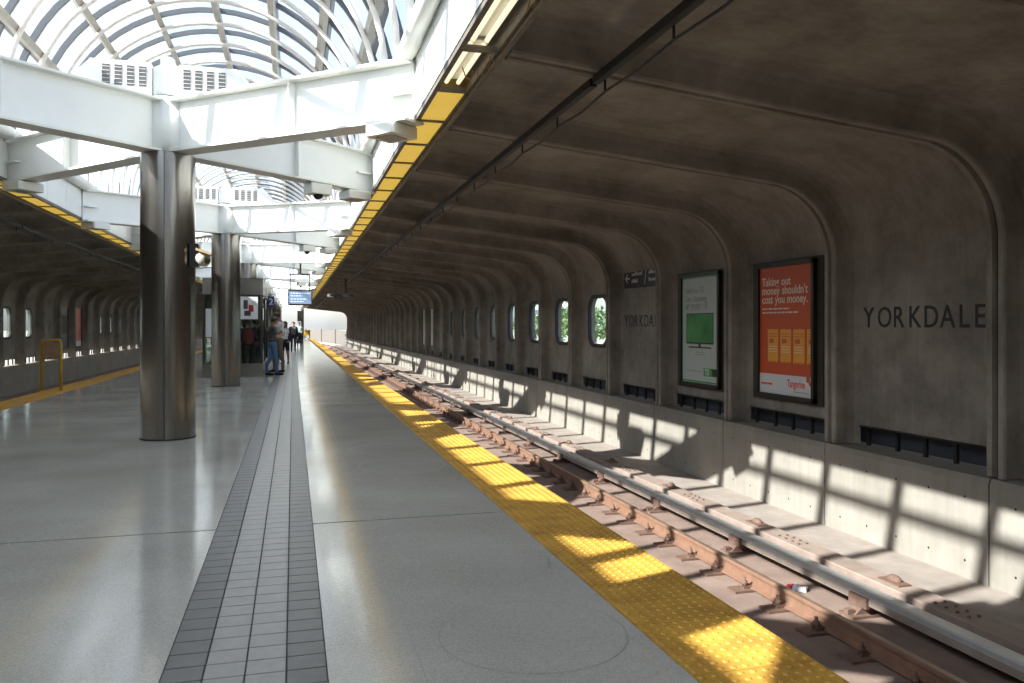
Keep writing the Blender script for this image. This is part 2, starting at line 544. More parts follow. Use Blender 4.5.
# tactile edge strips
TT = 0.61
tb = MB().box(0.003, TT - 0.003, 0.003, TT - 0.003, -0.2, 0.002)
for i in range(10):
    for j in range(10):
        cx, cy = 0.061 * (i + .5), 0.061 * (j + .5)
        v = [(cx + rr * math.cos(PI / 3 * q), cy + rr * math.sin(PI / 3 * q), z) for rr, z in ((0.018, 0.002), (0.011, 0.008)) for q in range(6)]
        tb.add(v, [(q, (q + 1) % 6, 6 + (q + 1) % 6, 6 + q) for q in range(6)] + [tuple(range(6, 12))])
tact = tb.mesh('tactile_tile', 'yellow')
for name, x in (('trim_1', EDGE - TT), ('trim_2', 2 * C - EDGE)):
    tr = struct(name, None, 'yellow domed tactile strip along the %s platform edge' % ('right' if name == 'trim_1' else 'left'), 'tactile strip')
    y = -3.0 if name == 'trim_1' else 6.25
    while y < YB + 1.5:
        put('tactile_tile', tact, tr, (x, y, 0))
        y += TT
# platform side walls
for side, nm in ((1, 'wall_platform_right'), (-1, 'wall_platform_left')):
    f = mxf(side)
    struct(nm, MB().box(f(EDGE - 0.35), f(EDGE - 0.12), YA, YB + 2, -1.32, -0.3).mesh(nm, 'conc'),
           'concrete wall below the %s platform edge' % ('right' if side > 0 else 'left'), 'wall')

# ------------------------------------------------------------------ track beds
def track_path(x, y_end=260):
    pts = [(x, YA, 1, 0), (x, 40, 1, 0), (x, YB - 6, 1, 0)]
    R = 260.0
    for i in range(1, 26):
        a = i * 0.026
        yc = YB - 6
        rr = R + x
        pts.append((-R + rr * math.cos(a), yc + rr * math.sin(a), math.cos(a), math.sin(a)))
    return pts
def straight(x):
    return [(x, YA, 1, 0), (x, YB + 2, 1, 0)]

for side, nm in ((1, 'right'), (-1, 'left')):
    s = side
    f = mxf(side)
    tb_o = struct('track_bed_' + nm, None, 'dusty brown concrete track bed by the %s wall' % nm, 'track bed')
    pth = track_path(0) if side > 0 else straight(0)
    MB().sweep([(f(2.0), -1.6), (f(4.84), -1.6), (f(4.84), -1.29), (f(2.0), -1.29)], pth).build('bed', 'bed', tb_o)
    MB().sweep([(f(4.84), -1.6), (f(5.5), -1.6), (f(5.5), -1.17), (f(4.84), -1.17)], pth).build('bed_step', 'bed', tb_o)
    MB().sweep([(f(5.5), -1.6), (f(6.4), -1.6), (f(6.4), -0.95), (f(5.5), -0.95)], pth).build('bench', 'bench', tb_o)

# running rails
def rail_prof(x):
    return [(x - .07, -1.265), (x + .07, -1.265), (x + .07, -1.25), (x + .012, -1.235), (x + .012, -1.145), (x + .036, -1.135), (x + .036, -1.105),
            (x + .028, -1.1), (x - .028, -1.1), (x - .036, -1.105), (x - .036, -1.135), (x - .012, -1.145), (x - .012, -1.235), (x - .07, -1.25)]
fa = MB()
fa.box(-0.28, 0.24, -0.09, 0.09, -1.292, -1.266)
for s in (-1, 1):
    fa.box(s * 0.05, s * 0.15, -0.035, 0.035, -1.266, -1.235)
    fa.box(s * 0.085, s * 0.165, -0.022, 0.022, -1.24, -1.215)
fast = fa.mesh('fastener', 'clip')
boltm = MB().lathe([(0.034, -1.24), (0.034, -1.19), (0.018, -1.185), (0.018, -1.15)], 0, 0, 6).mesh('bolt', 'clip')
for side, xs in ((1, (4.72, 3.22)), (-1, (4.72, 3.22))):
    f = mxf(side)
    for i, x in enumerate(xs):
        lab = 'rusty brown running rail %s the %s track' % ('on the wall side of' if i == 0 else 'on the platform side of', 'right' if side > 0 else 'left')
        rt = thing('running_rail', lab, 'rail')
        b = MB()
        b.sweep([(o, z) for o, z in rail_prof(f(x))], track_path(0) if side > 0 else straight(0))
        b.build('rail_bar', 'rail', rt)
        MB().sweep([(f(x) - .026, -1.101), (f(x) + .026, -1.101), (f(x) + .026, -1.0985), (f(x) - .026, -1.0985)], track_path(0) if side > 0 else straight(0)).build('rail_head_shine', 'railtop', rt)
        if side > 0 and i == 0:
            y = 2.1
            while y < 70:
                fo_ = put('fastener', fast, rt, (x, y, 0))
                put('bolt', boltm, fo_, (-0.12, 0, 0)); put('bolt', boltm, fo_, (0.12, 0, 0))
                y += 0.6

# conductor rail, its brackets and the board behind it
for side in (1, -1):
    f = mxf(side)
    pth = track_path(0) if side > 0 else straight(0)
    lab = 'right' if side > 0 else 'left'
    t3 = thing('conductor_rail', 'silver topped conductor rail beside the %s wall' % lab, 'rail')
    MB().sweep([(f(5.06), -0.99), (f(5.21), -0.99), (f(5.21), -0.945), (f(5.195), -0.93), (f(5.075), -0.93), (f(5.06), -0.945)], pth).build('rail_cap', 'third', t3)
    MB().sweep([(f(5.05), -1.05), (f(5.21), -1.05), (f(5.21), -0.99), (f(5.05), -0.99)], pth).build('rail_web', 'thirdside', t3)
    br = MB()
    br.box(f(4.9), f(5.22), -0.1, 0.1, -1.172, -1.145)
    br.prism([(f(4.96), -1.145), (f(5.2), -1.145), (f(5.16), -1.05), (f(5.08), -1.05)], 'y', -0.05, 0.05)
    br.box(f(4.9), f(4.97), -0.03, 0.03, -1.145, -1.10)
    br.box(f(5.02), f(5.06), -0.12, 0.12, -1.08, -0.985)
    brm = br.mesh('bracket', 'clip')
    y = 2.0
    while y < (60 if side > 0 else 40):
        put('bracket', brm, t3, (0, y, 0)); y += 2.14
    cb = thing('cover_board', 'bolted brown board running behind the %s conductor rail' % lab, 'board')
    MB().sweep([(f(5.275), -1.0), (f(5.56), -1.0), (f(5.56), -0.905), (f(5.55), -0.90), (f(5.285), -0.90), (f(5.275), -0.91)], pth).build('board', 'board', cb)
    kn = MB()
    kn.box(f(5.36), f(5.50), -0.16, 0.12, -0.902, -0.885)
    kn.ell((f(5.45), 0.0, -0.885), (0.05, 0.09, 0.05), 10, 6)
    knm = kn.mesh('joint_cap', 'clip')
    bo = MB()
    for q in range(4):
        for xx in (5.36, 5.46):
            bo.lathe([(0.016, -0.902), (0.016, -0.886), (0.008, -0.882)], f(xx), 0.12 * q, 6)
    bom = bo.mesh('bolt_row', 'clip')
    y = 4.0
    while y < 50:
        put('joint_cap', knm, cb, (0, y, 0)); put('bolt_row', bom, cb, (0, y - 0.95, 0)); y += 2.3

# crushed packet lying on the track
pk = thing('litter_packet', 'crushed red and white packet lying between the rails', 'litter', (4.94, 7.05, -1.17), 0.7)
MB().hexa([(-.06, -.09, 0), (.06, -.08, 0), (.05, .05, 0), (-.06, .05, 0), (-.05, -.085, .045), (.055, -.08, .03), (.045, .05, .04), (-.05, .05, .03)]).build('packet', 'paper', pk)
MB().hexa([(-.06, .05, 0), (.05, .05, 0), (.06, .12, 0), (-.05, .11, 0), (-.05, .05, .03), (.045, .05, .04), (.05, .12, .025), (-.045, .11, .035)]).build('red_end', 'c_red', pk)

# ------------------------------------------------------------------ walls: parapet, shells, ribs
XL = {1: 1.63, -1: 1.21}
def profile(off, xl=1.63, r=0.9, n=20):
    """(x,z) from the foot of the wall up and round to the inner edge, moved outwards by off"""
    al = math.atan(0.105)
    cx = 6.38 - r
    cz = 3.63 - 0.105 * (cx - 1.5) - r / math.cos(al)
    rr = r + off
    pts = [(cx + rr * math.cos(a), cz + rr * math.sin(a)) for a in [(PI / 2 - al) * i / n for i in range(n + 1)]]
    xe, ze = pts[-1]
    pts.append((xl, ze + 0.105 * (xe - xl)))
    return pts                       # first point is where the vertical part ends

OFF = 0.28
def shell_mesh(side, window):
    f = mxf(side)
    b = MB()
    pin, pout = profile(OFF, XL[side]), profile(OFF + 0.13, XL[side])
    zb = 0.28
    n = len(pin)
    v, fc = [], []
    for y in (0.0, P):
        v += [(f(x), y, z) for x, z in pin] + [(f(x), y, z) for x, z in pout]
    N = 2 * n
    for i in range(n - 1):
        fc.append((i, i + 1, N + i + 1, N + i))
        fc.append((n + i, n + i + 1, N + n + i + 1, N + n + i))
        fc.append((i, i + 1, n + i + 1, n + i)); fc.append((N + i, N + i + 1, N + n + i + 1, N + n + i))
    fc.append((n - 1, N + n - 1, N + 2 * n - 1, 2 * n - 1))
    b.add(v, fc, 0, False)
    xi, xo, zt = pin[0][0], pout[0][0], pin[0][1]
    rect = [(0.0, zb), (P, zb), (P, zt), (0.0, zt)]
    if not window:
        b.add([(f(xi), y, z) for y, z in rect] + [(f(xo), y, z) for y, z in rect],
              [(0, 1, 2, 3), (4, 5, 6, 7), (0, 1, 5, 4), (1, 2, 6, 5), (3, 0, 4, 7)], 1)
    else:
        h = hole_pts(0.0)
        t = tessellate_polygon([[Vector((y, z, 0)) for y, z in rect], [Vector((y, z, 0)) for y, z in h]])
        for x in (xi, xo):
            b.add([(f(x), y, z) for y, z in rect + h], [tuple(q) for q in t], 1)
        k = len(h)
        b.add([(f(x), y, z) for x in (xi, xo) for y, z in h], [(i, (i + 1) % k, k + (i + 1) % k, k + i) for i in range(k)], 1)
        b.add([(f(xi), y, z) for y, z in rect] + [(f(xo), y, z) for y, z in rect], [(0, 1, 5, 4), (1, 2, 6, 5), (3, 0, 4, 7)], 1)
    return b.mesh('wall_panel', ['conc', 'conc_wall'])

def hole_pts(grow, rad=0.30):
    y0, y1, z0, z1 = P / 2 - 0.56 - grow, P / 2 + 0.56 + grow, 1.06 - grow, 2.16 + grow
    rad = rad + grow
    pts = []
    for cx, cz, a in ((y1 - rad, z1 - rad, 0), (y0 + rad, z1 - rad, PI / 2), (y0 + rad, z0 + rad, PI), (y1 - rad, z0 + rad, 1.5 * PI)):
        for i in range(7):
            w = a + PI / 2 * i / 6
            pts.append((cx + rad * math.cos(w), cz + rad * math.sin(w)))
    return pts

def rib_mesh(side, first):
    """one half of the double rib; first: at the near end of the shell (local y = 0)"""
    f = mxf(side)
    sg = 1 if first else -1
    sect = [(0.021, 0.05), (0.034, 0.0), (0.092, 0.0), (0.105, 0.02), (0.118, 0.16), (0.145, 0.24), (0.20, OFF + 0.01), (0.021, OFF + 0.01)]   # (along y, depth from rib face)
    profs = {d: [(6.38 + d, 0.07)] + profile(d, XL[side]) for d in set(q[1] for q in sect)}
    k = len(next(iter(profs.values())))
    n = len(sect)
    v = []
    for i in range(k):
        for yy, d in sect:
            x, z = profs[d][i]
            v.append((f(x), yy * sg, z))
    fc = [(i * n + j, i * n + (j + 1) % n, (i + 1) * n + (j + 1) % n, (i + 1) * n + j) for i in range(k - 1) for j in range(n)]
    b = MB().add(v, [q for i, q in enumerate(fc) if i % n != n - 1], 0, False)
    b.add(v, [q for i, q in enumerate(fc) if i % n == n - 1], 1)
    b.add(v, [tuple(range(n)), tuple((k - 1) * n + j for j in range(n))])
    return b.mesh('rib', ['conc', 'gap'])

def parapet_mesh(side):
    f = mxf(side)
    b = MB()
    b.box(f(XW), f(6.85), 0.008, P - 0.008, -1.0, 0.0)
    b.hexa([(f(XW), .008, 0), (f(6.85), .008, 0), (f(6.85), P - .008, 0), (f(XW), P - .008, 0),
            (f(XW + .02), .008, .06), (f(6.85), .008, .06), (f(6.85), P - .008, .06), (f(XW + .02), P - .008, .06)])
    for q in range(5):
        for z in (-0.16, -0.78):
            y = 0.28 + q * 0.46
            rr = 0.013
            b.add([(f(XW - 0.0015), y + rr * math.cos(PI / 4 * j), z + rr * math.sin(PI / 4 * j)) for j in range(8)], [tuple(range(8))], 1)
    return b.mesh('parapet_panel', ['conc_low', 'gap'])

def vent_shaded(side):
    f = mxf(side)
    b = MB()
    b.box(f(6.66), f(6.8), 0.0, P, 0.27, 0.30)
    for y in (0.3, 0.78, 1.2, 1.62, 2.1):
        b.box(f(6.68), f(6.72), y - 0.02, y + 0.02, 0.06, 0.28)
    if side > 0:
        b.box(f(6.84), f(6.86), 0.0, P, 0.05, 0.30, 1)  # added sheet: shade beyond the open slot put in as dark colour
    return b.mesh('vent_grille', ['dark', 'ventshade'])

R_WIN = set(range(4, 12)) | set(range(16, 24)) | {-7, -6, -5, -4}
L_WIN = set(range(5, 13)) | set(range(17, 25)) | set(range(29, 36)) | {-7, -6, -5, -4}
win_no = 0
walls = {}
for side, nm in ((1, 'right'), (-1, 'left')):
    f = mxf(side)
    W = walls[side] = struct('wall_' + nm, None, 'curved ribbed concrete canopy wall on the %s' % nm, 'wall')
    sm = {False: shell_mesh(side, False), True: shell_mesh(side, True)}
    rm = [rib_mesh(side, True), rib_mesh(side, False)]
    pm, vm = parapet_mesh(side), vent_shaded(side)
    fr = MB()
    for h0, x0, x1 in ((0.0, 6.60, 6.74),):
        a, c = hole_pts(0.05), hole_pts(-0.035)
        k = len(a)
        v = [(f(x), y, z) for x in (6.63, 6.69) for pts in (a, c) for y, z in pts]
        for i in range(k):
            j = (i + 1) % k
            fr.add([], [])
        fr.add(v, [q for i in range(k) for j in [(i + 1) % k] for q in ((i, j, k + j, k + i), (2 * k + i, 2 * k + j, 3 * k + j, 3 * k + i), (i, j, 2 * k + j, 2 * k + i), (k + i, k + j, 3 * k + j, 3 * k + i))])
    frm = fr.mesh('window_frame', 'black')
    pane = MB()
    a = hole_pts(-0.03)
    k = len(a)
    pane.add([(f(x), y, z) for x in (6.655, 6.665) for y, z in a], [tuple(range(k)), tuple(range(k, 2 * k))] + [(i, (i + 1) % k, k + (i + 1) % k, k + i) for i in range(k)])
    panem = pane.mesh('pane', 'wglass')
    wset = R_WIN if side > 0 else L_WIN
    for kb in range(K0, K1):
        y = Y0 + P * kb + (0 if side > 0 else -1.2)
        sh = put('wall_panel', sm[kb in wset], W, (0, y, 0))
        put('rib', rm[0], sh)
        put('rib', rm[1], sh, (0, P, 0))
        put('parapet_panel', pm, W, (0, y, 0))
        put('vent_grille', vm, W, (0, y, 0))
        if kb in wset:
            win_no += 1
            wo = struct('window_%d' % win_no, None, 'round-cornered window in the %s wall, bay %d' % (nm, kb), 'window', (0, y, 0))
            del wo['label']
            put('window_frame', frm, wo)
            put('pane', panem, wo)
    MB().box(f(6.39), f(6.62), YA, YB, -1.0, -0.02).build('joint_backing', 'gap', W)

# station goes on behind the camera; unseen wall added to block its light
struct('wall_light_block', MB().box(2 * C - 6.9, 6.9, YA - 0.5, YA - 0.2, -1.6, 4.4).mesh('wall_light_block', 'conc'), 'unseen cross wall added behind the camera to block light', 'wall')

# ------------------------------------------------------------------ canopy edge: light strip and white fascia
XF = 1.25
def canopy_edge(side):
    f = (lambda x: x) if side > 0 else (lambda x: 2 * CV - x)
    nm = 'right' if side > 0 else 'left'
    fa = struct('trim_3' if side > 0 else 'trim_4', None, 'white steel fascia above the %s canopy edge' % nm, 'fascia')
    a = MB()
    a.prism([(f(XF - 0.02), 3.70), (f(XF + 0.03), 3.70), (f(XF + 0.03), 4.40), (f(XF + 0.0), 4.43), (f(XF - 0.06), 4.43), (f(XF - 0.02), 4.38)], 'y', 0.006, 1.2 - 0.006)
    pm = a.mesh('fascia_panel', 'white')
    y = YA
    while y < YB:
        put('fascia_panel', pm, fa, (0, y, 0)); y += 1.2
    MB().box(f(XF + 0.03), f(XF + 0.37), YA, YB, 3.84, 4.42).build('gutter_box', 'white', fa)
    MB().box(f(XF + 0.30), f(XF + 0.75), YA, YB, 4.07, 4.20).build('sun_leak_cover', 'white', fa)  # added cover, out of view, keeps sunlight out of the roof gap
    ls = thing('light_strip', 'long strip of yellowed fluorescent light panels under the %s canopy edge' % nm, 'light strip')
    b = MB()
    b.box(f(XF - 0.01), f(XF + 0.035), YA, YB, 3.655, 3.72)
    b.box(f(XF + 0.295), f(XF + 0.34), YA, YB, 3.655, 3.72)
    b.box(f(XF - 0.01), f(XF + 0.34), YA, YB, 3.80, 3.83)
    b.box(f(XF - 0.01), f(XF + 0.01), YA, YB, 3.70, 3.83)
    b.box(f(XF + 0.32), f(XF + 0.36), YA, YB, 3.62, 3.83)
    b.build('housing', 'fixture', ls)
    L = 1.12
    dm = MB().box(f(XF + 0.035), f(XF + 0.295), 0.02, L - 0.02, 3.672, 3.684).mesh('diffuser', 'diffuser')
    cm = MB().box(f(XF + 0.0), f(XF + 0.33), -0.02, 0.02, 3.652, 3.70).mesh('crossbar', 'fixture')
    tm = MB().tube([(f(XF + 0.10), 0.05, 3.73), (f(XF + 0.10), L - 0.05, 3.73)], 0.02, 8)
    tm.tube([(f(XF + 0.21), 0.05, 3.73), (f(XF + 0.21), L - 0.05, 3.73)], 0.02, 8)
    tmm = tm.mesh('tube_lamp', 'fluor')
    y = 7.25 - L * 18
    i = -18
    while y + L < YB:
        put('crossbar', cm, ls, (0, y, 0))
        if side > 0 and i in (-1, -2):
            put('tube_lamp', tmm, ls, (0, y, 0))
            MB().box(f(XF + 0.05), f(XF + 0.26), 0.04, L - 0.04, 3.765, 3.798).build('reflector', 'cream', ls, (0, y, 0))
            sm = MB()
            for q in range(14):
                yy = random.uniform(0, 1.1); xx = XF + 0.3 + random.uniform(-0.01, 0.05)
                sm.tube([(f(xx), yy, 3.72), (f(xx + random.uniform(-.03, .03)), yy + random.uniform(-.06, .06), 3.66), (f(xx + random.uniform(-.04, .04)), yy + random.uniform(-.08, .08), 3.61)], 0.004, 4)
            if i == -1:
                sm.tube([(f(XF + .15), 0.6, 3.72), (f(XF + .17), 0.55, 3.62), (f(XF + .19), 0.48, 3.58), (f(XF + .20), 0.42, 3.64)], 0.006, 5)
            sm.build('torn_wire', 'rustwire', ls, (0, y, 0))['kind'] = 'stuff'
        else:
            put('diffuser', dm, ls, (0, y, 0))
        y += L; i += 1
    # conduit under the ribs
    cd = thing('ceiling_conduit', 'black cable rail with hooks hung under the %s canopy ribs' % nm, 'conduit')
    zc = 3.63 - 0.105 * (2.38 - 1.5)
    def seg(a_, b_):
        MB().box(f(2.35), f(2.41), a_, b_, zc - 0.07, zc - 0.005).build('cable_rail', 'dark', cd)
    seg(YA, 6.1)
    y = 6.1
    while y < YB - 12:
        seg(y + 0.06, y + 12); y += 12
    cab = []
    y = YA
    i = 0
    hook = MB().box(f(2.405), f(2.42), -0.008, 0.008, -0.15, -0.02).mesh('hook', 'dark')
    while y < YB:
        cab.append((f(2.43), y, zc - 0.145)); cab.append((f(2.44), y + 0.6, zc - 0.165))
        if y < 70:
            put('hook', hook, cd, (0, y, zc))
        y += 1.2
    MB().tube(cab, 0.011, 5).build('cable', 'dark', cd)
canopy_edge(1)
canopy_edge(-1)

# ------------------------------------------------------------------ skylight vault
vault = struct('ceiling', None, 'glazed barrel vault skylight of white tubes and dark mullions', 'skylight')
ZS = 4.90
ZF = 4.42                    # foot of the vertical legs
RV = XF - CV - 0.02
AP = P / 2
def arc(R, a0, a1, n, y=0.0):
    return [(CV + R * math.cos(a0 + (a1 - a0) * i / n), y, ZS + R * math.sin(a0 + (a1 - a0) * i / n)) for i in range(n + 1)]
def legarc(R, n=28):
    a = arc(R, 0, PI, n)
    return [(a[0][0], 0.0, ZF)] + a + [(a[-1][0], 0.0, ZF)]
arch = MB().tube(legarc(RV), 0.042, 8).mesh('arch_tube', 'tube')
mu = MB()
a, b_ = legarc(RV + 0.22), legarc(RV + 0.31)
v = [(x, y, z) for y in (-0.035, 0.035) for pts in (a, b_) for x, _, z in pts]
k = 31
mu.add(v, [q for i in range(k - 1) for q in ((i, i + 1, k + i + 1, k + i), (2 * k + i, 2 * k + i + 1, 3 * k + i + 1, 3 * k + i), (i, i + 1, 2 * k + i + 1, 2 * k + i), (k + i, k + i + 1, 3 * k + i + 1, 3 * k + i))])
mull = mu.mesh('mullion', 'mullion')
ya = Y0 - AP * 16 + 0.17
na = 0
ys = []
while ya < YB - 1:
    ys.append(ya)
    put('arch_tube', arch, vault, (0, ya, 0))
    put('mullion', mull, vault, (0, ya, 0))
    ya += AP
ANG = [math.radians(22.5 + 22.5 * i) for i in range(7)]
for w in ANG:
    ux, uz = math.cos(w), math.sin(w)
    def q(R, t):
        return (CV + R * ux - t * uz, ZS + R * uz + t * ux)
    R0 = RV + 0.04
    MB().prism([q(R0, -.055), q(R0, .055), q(R0 + .12, .055), q(R0 + .12, -.055)], 'y', ys[0], ys[-1]).build('purlin', 'purlin', vault)
    R0 = RV + 0.22
    MB().prism([q(R0, -.03), q(R0, .03), q(R0 + .1, .03), q(R0 + .1, -.03)], 'y', ys[0], ys[-1]).build('purlin_cap', 'mullion', vault)
edges = [0.0] + ANG + [PI]
pmesh = []
for a0, a1 in zip(edges[:-1], edges[1:]):
    pts = arc(RV + 0.27, a0 + 0.008, a1 - 0.008, 3)
    pts2 = arc(RV + 0.285, a0 + 0.008, a1 - 0.008, 3)
    b = MB()
    n = 4
    b.add([(x, y, z) for y in (0.03, AP - 0.03) for x, _, z in pts], [(i, i + 1, n + i + 1, n + i) for i in range(n - 1)], 0, True)
    pmesh.append(b)
for sx in (1, -1):
    xx = CV + sx * (RV + 0.27)
    pmesh.append(MB().add([(xx, 0.03, ZF), (xx, AP - 0.03, ZF), (xx, AP - 0.03, ZS), (xx, 0.03, ZS)], [(0, 1, 2, 3)]))
panes = [b.mesh('glass_pane', 'glass', recalc=False) for b in pmesh]
rest = MB()
for i, y in enumerate(ys[:-1]):
    for j, b in enumerate(pmesh):
        if 6.5 < y < 42.0:
            put('glass_pane', panes[j], vault, (0, y, 0))
        else:
            rest.add([(x, yy + y, z) for x, yy, z in b.v], b.f, 0, True)
ro = put('glass_paneling', rest.mesh('glass_paneling', 'glass', recalc=False), vault)
ro['kind'] = 'stuff'
for side in (1, -1):
    f = (lambda x: x) if side > 0 else (lambda x: 2 * CV - x)
    y = YA
    while y < YB:
        MB().tube([(f(XF - 0.11), y + 0.02, 4.34), (f(XF - 0.11), y + 2.39, 4.34)], 0.10, 12).build('spring_tube', 'cream', vault)
        y += P

# ------------------------------------------------------------------ columns and spreading girders
XC = -1.62
YC = [2.75] + [11.6 + 9.64 * i for i in range(10)]
ORD = dict(enumerate('nearest second third fourth fifth sixth seventh eighth ninth tenth'.split()))
half = [MB().lathe([(0.345, 0.0), (0.345, 3.78)], 0, 0, 20, 0, a + 0.012, a + PI - 0.012).mesh('steel_shell', 'steel', recalc=False) for a in (-PI / 2, PI / 2)]
core = MB().lathe([(0.337, 0.0), (0.337, 3.775)], 0, 0, 32).mesh('core', 'dark')
ringm = MB().lathe([(0.352, 0.0), (0.352, 0.02), (0.346, 0.022)], 0, 0, 32).mesh('base_ring', 'dark')
hubm = MB().lathe([(0.29, 3.775), (0.29, 4.52)], 0, 0, 28).mesh('hub', 'white')
capm = MB().lathe([(0.22, 4.52), (0.22, 4.55)], 0, 0, 24).mesh('hub_gasket', 'dark')
postm = MB().box(-0.16, 0.16, -0.16, 0.16, 4.55, 4.92).lathe([(0.09, 4.92), (0.09, 5.08), (0.07, 5.10)], 0, 0, 16).mesh('top_block', 'white')
for i, y in enumerate(YC):
    k = i - 1
    where = (ORD[k] + ' round steel column from the camera') if k in ORD else ('round steel column far down the platform' if k > 0 else 'round steel column beside the camera')
    co = thing('steel_column', 'brushed stainless ' + where, 'column', (XC, y, 0), group='platform columns')
    put('steel_shell', half[0], co); put('steel_shell', half[1], co)
    put('core', core, co); put('base_ring', ringm, co); hb = put('hub', hubm, co); put('hub_gasket', capm, hb); put('top_block', postm, hb)
    # girders
    for sx, sy in ((1, -1), (1, 1), (-1, -1), (-1, 1)):
        ex = (XF - 0.03 if sx > 0 else 2 * CV - XF + 0.03) - XC
        ey = -3.3 if sy < 0 else ((1.45 if k >= 0 else 0.3) if sx > 0 else 2.0)  # unseen column's far right arm shortened so its shadow misses the wall
        d = Vector((ex, ey, 0)); Ln = d.length; d.normalize()
        p = Vector((-d.y, d.x, 0))
        where = '%s arm of the %s column' % ({(1, -1): 'near right', (1, 1): 'far right', (-1, -1): 'near left', (-1, 1): 'far left'}[(sx, sy)],
                                             ORD.get(k, 'unseen closest'))
        g = thing('roof_girder', 'white steel roof girder, ' + where, 'girder', (XC, y, 0), group='roof girders')
        def bar(t0, t1, w, z00, z01, z10, z11, name, m):
            A = d * t0; B = d * t1
            return MB().hexa([A - p * w + Vector((0, 0, z00)), B - p * w + Vector((0, 0, z10)), B + p * w + Vector((0, 0, z10)), A + p * w + Vector((0, 0, z00)),
                              A - p * w + Vector((0, 0, z01)), B - p * w + Vector((0, 0, z11)), B + p * w + Vector((0, 0, z11)), A + p * w + Vector((0, 0, z01))]).build(name, m, g)
        s0 = 0.25
        bar(s0, Ln, 0.15, 3.79, 3.82, 3.62, 3.65, 'bottom_flange', 'cream')
        bar(s0, Ln, 0.15, 4.46, 4.49, 4.23, 4.26, 'top_flange', 'cream')
        bar(s0, Ln, 0.018, 3.82, 4.46, 3.65, 4.23, 'web', 'white')
        zm = lambda t: 3.82 - 0.17 * t / Ln
        zt = lambda t: 4.46 - 0.23 * t / Ln
        t = Ln * 0.58
        bar(t, t + 0.02, 0.12, zm(t), zt(t), zm(t), zt(t), 'stiffener', 'white')
        bar(Ln - 0.30, Ln - 0.02, 0.12, 3.93, 3.95, 3.92, 3.94, 'end_gusset', 'white')
        if k < 0:
            continue
        e = d * (Ln - 0.32)
        lb = thing('flood_box', 'white box light under the girder end, ' + where, 'box light', (XC + e.x, y + e.y, 0), math.atan2(p.y, p.x), group='box lights under girder ends')
        MB().cbox(-0.20, 0.20, -0.20, 0.20, 3.50, 3.63, 0.02).build('body', 'cream', lb)
        MB().box(-0.12, 0.12, -0.12, 0.12, 3.492, 3.502).build('lens', 'purlin', lb)
    # louvred housings above the hub
    for sx, nme in ((-1, 'left'), (1, 'right')):
        lo = thing('vent_housing', 'white louvred vent housing %s of the hub of the %s column' % (nme, ORD.get(k, 'unseen closest')), 'vent housing', (XC, y, 0), group='vent housings on hubs')
        a = 0.17 * sx
        h = MB()
        fr, bk = -0.28, 0.28
        pts = [(a, 4.5), (a + 1.15 * sx, 4.5), (a + 0.72 * sx, 4.94), (a, 4.94)]
        h.prism(pts, 'y', fr, bk)
        hbody = h.build('body', 'white', lo)
        lm = MB().box(-0.045, 0.045, fr - 0.008, fr + 0.02, 4.62, 4.88, 0)
        for q in range(5):
            lm.hexa([(-.045, fr - .012, 4.64 + q * .05), (.045, fr - .012, 4.64 + q * .05), (.045, fr - .005, 4.655 + q * .05), (-.045, fr - .005, 4.655 + q * .05),
                     (-.045, fr - .012, 4.643 + q * .05), (.045, fr - .012, 4.643 + q * .05), (.045, fr - .005, 4.658 + q * .05), (-.045, fr - .005, 4.658 + q * .05)], 1)
        lmm = lm.mesh('louvre', ['mullion', 'purlin'])
        for q in range(4):
            put('louvre', lmm, hbody, (a + sx * (0.10 + 0.145 * q), 0, 0))

# dome cameras under the far right girder of the first columns
for i, y in enumerate(YC[1:5]):
    dc = thing('dome_camera', 'white camera box with black dome under the %s column girder' % ORD[i], 'camera', (0.37, y + 1.0, 0), 0.47, group='dome cameras')
    MB().cbox(-0.18, 0.18, -0.13, 0.13, 3.51, 3.675, 0.015).build('box', 'cream', dc)
    b = MB(); b.ell((0, 0, 3.51), (0.075, 0.075, 0.075), 14, 10); b.build('dome', 'black', dc)
# camera on the right flank of the first column
cc = thing('column_camera', 'brown and white camera with black bracket on the nearest column', 'camera', (XC + 0.345, 11.5, 2.44))
MB().cbox(-0.06, 0.06, -0.12, 0.05, -0.15, 0.16, 0.01).build('bracket', 'black', cc)
b = MB(); b.tube([(0.05, -0.05, -0.03), (0.13, -0.08, -0.05), (0.17, -0.10, -0.06)], [0.09, 0.095, 0.08], 14); b.build('body', 'camwhite', cc)
MB().hexa([(0.03, -0.18, 0.065), (0.22, -0.22, 0.0), (0.22, 0.02, 0.0), (0.03, 0.06, 0.065), (0.03, -0.16, 0.10), (0.23, -0.20, 0.025), (0.23, 0.0, 0.025), (0.03, 0.04, 0.10)]).build('visor', 'wood', cc)
b = MB(); b.tube([(0.165, -0.11, -0.07), (0.182, -0.12, -0.075)], 0.04, 12); b.build('lens', 'framedk', cc)

# ------------------------------------------------------------------ wall lettering, posters, signs
XP = 6.66
def yorkdale(kb, side):
    W = walls[side]
    xx = mxf(side)(XP - 0.004)
    yc = Y0 + P * kb + P / 2 + (0.035 if side > 0 else -0.035)
    word = 'YORKDALE'
    adv = [0, .232, .486, .725, .948, 1.186, 1.424, 1.622]
    for ch, a in zip(word, adv):
        wall_text('letter', text_mesh(ch, 0.345, 'lettering', 'LEFT', 0.002, 0.0015), xx, yc + side * (0.90 - a), 1.485, W, side, 0.86)
yorkdale(0, 1)
yorkdale(3, 1)

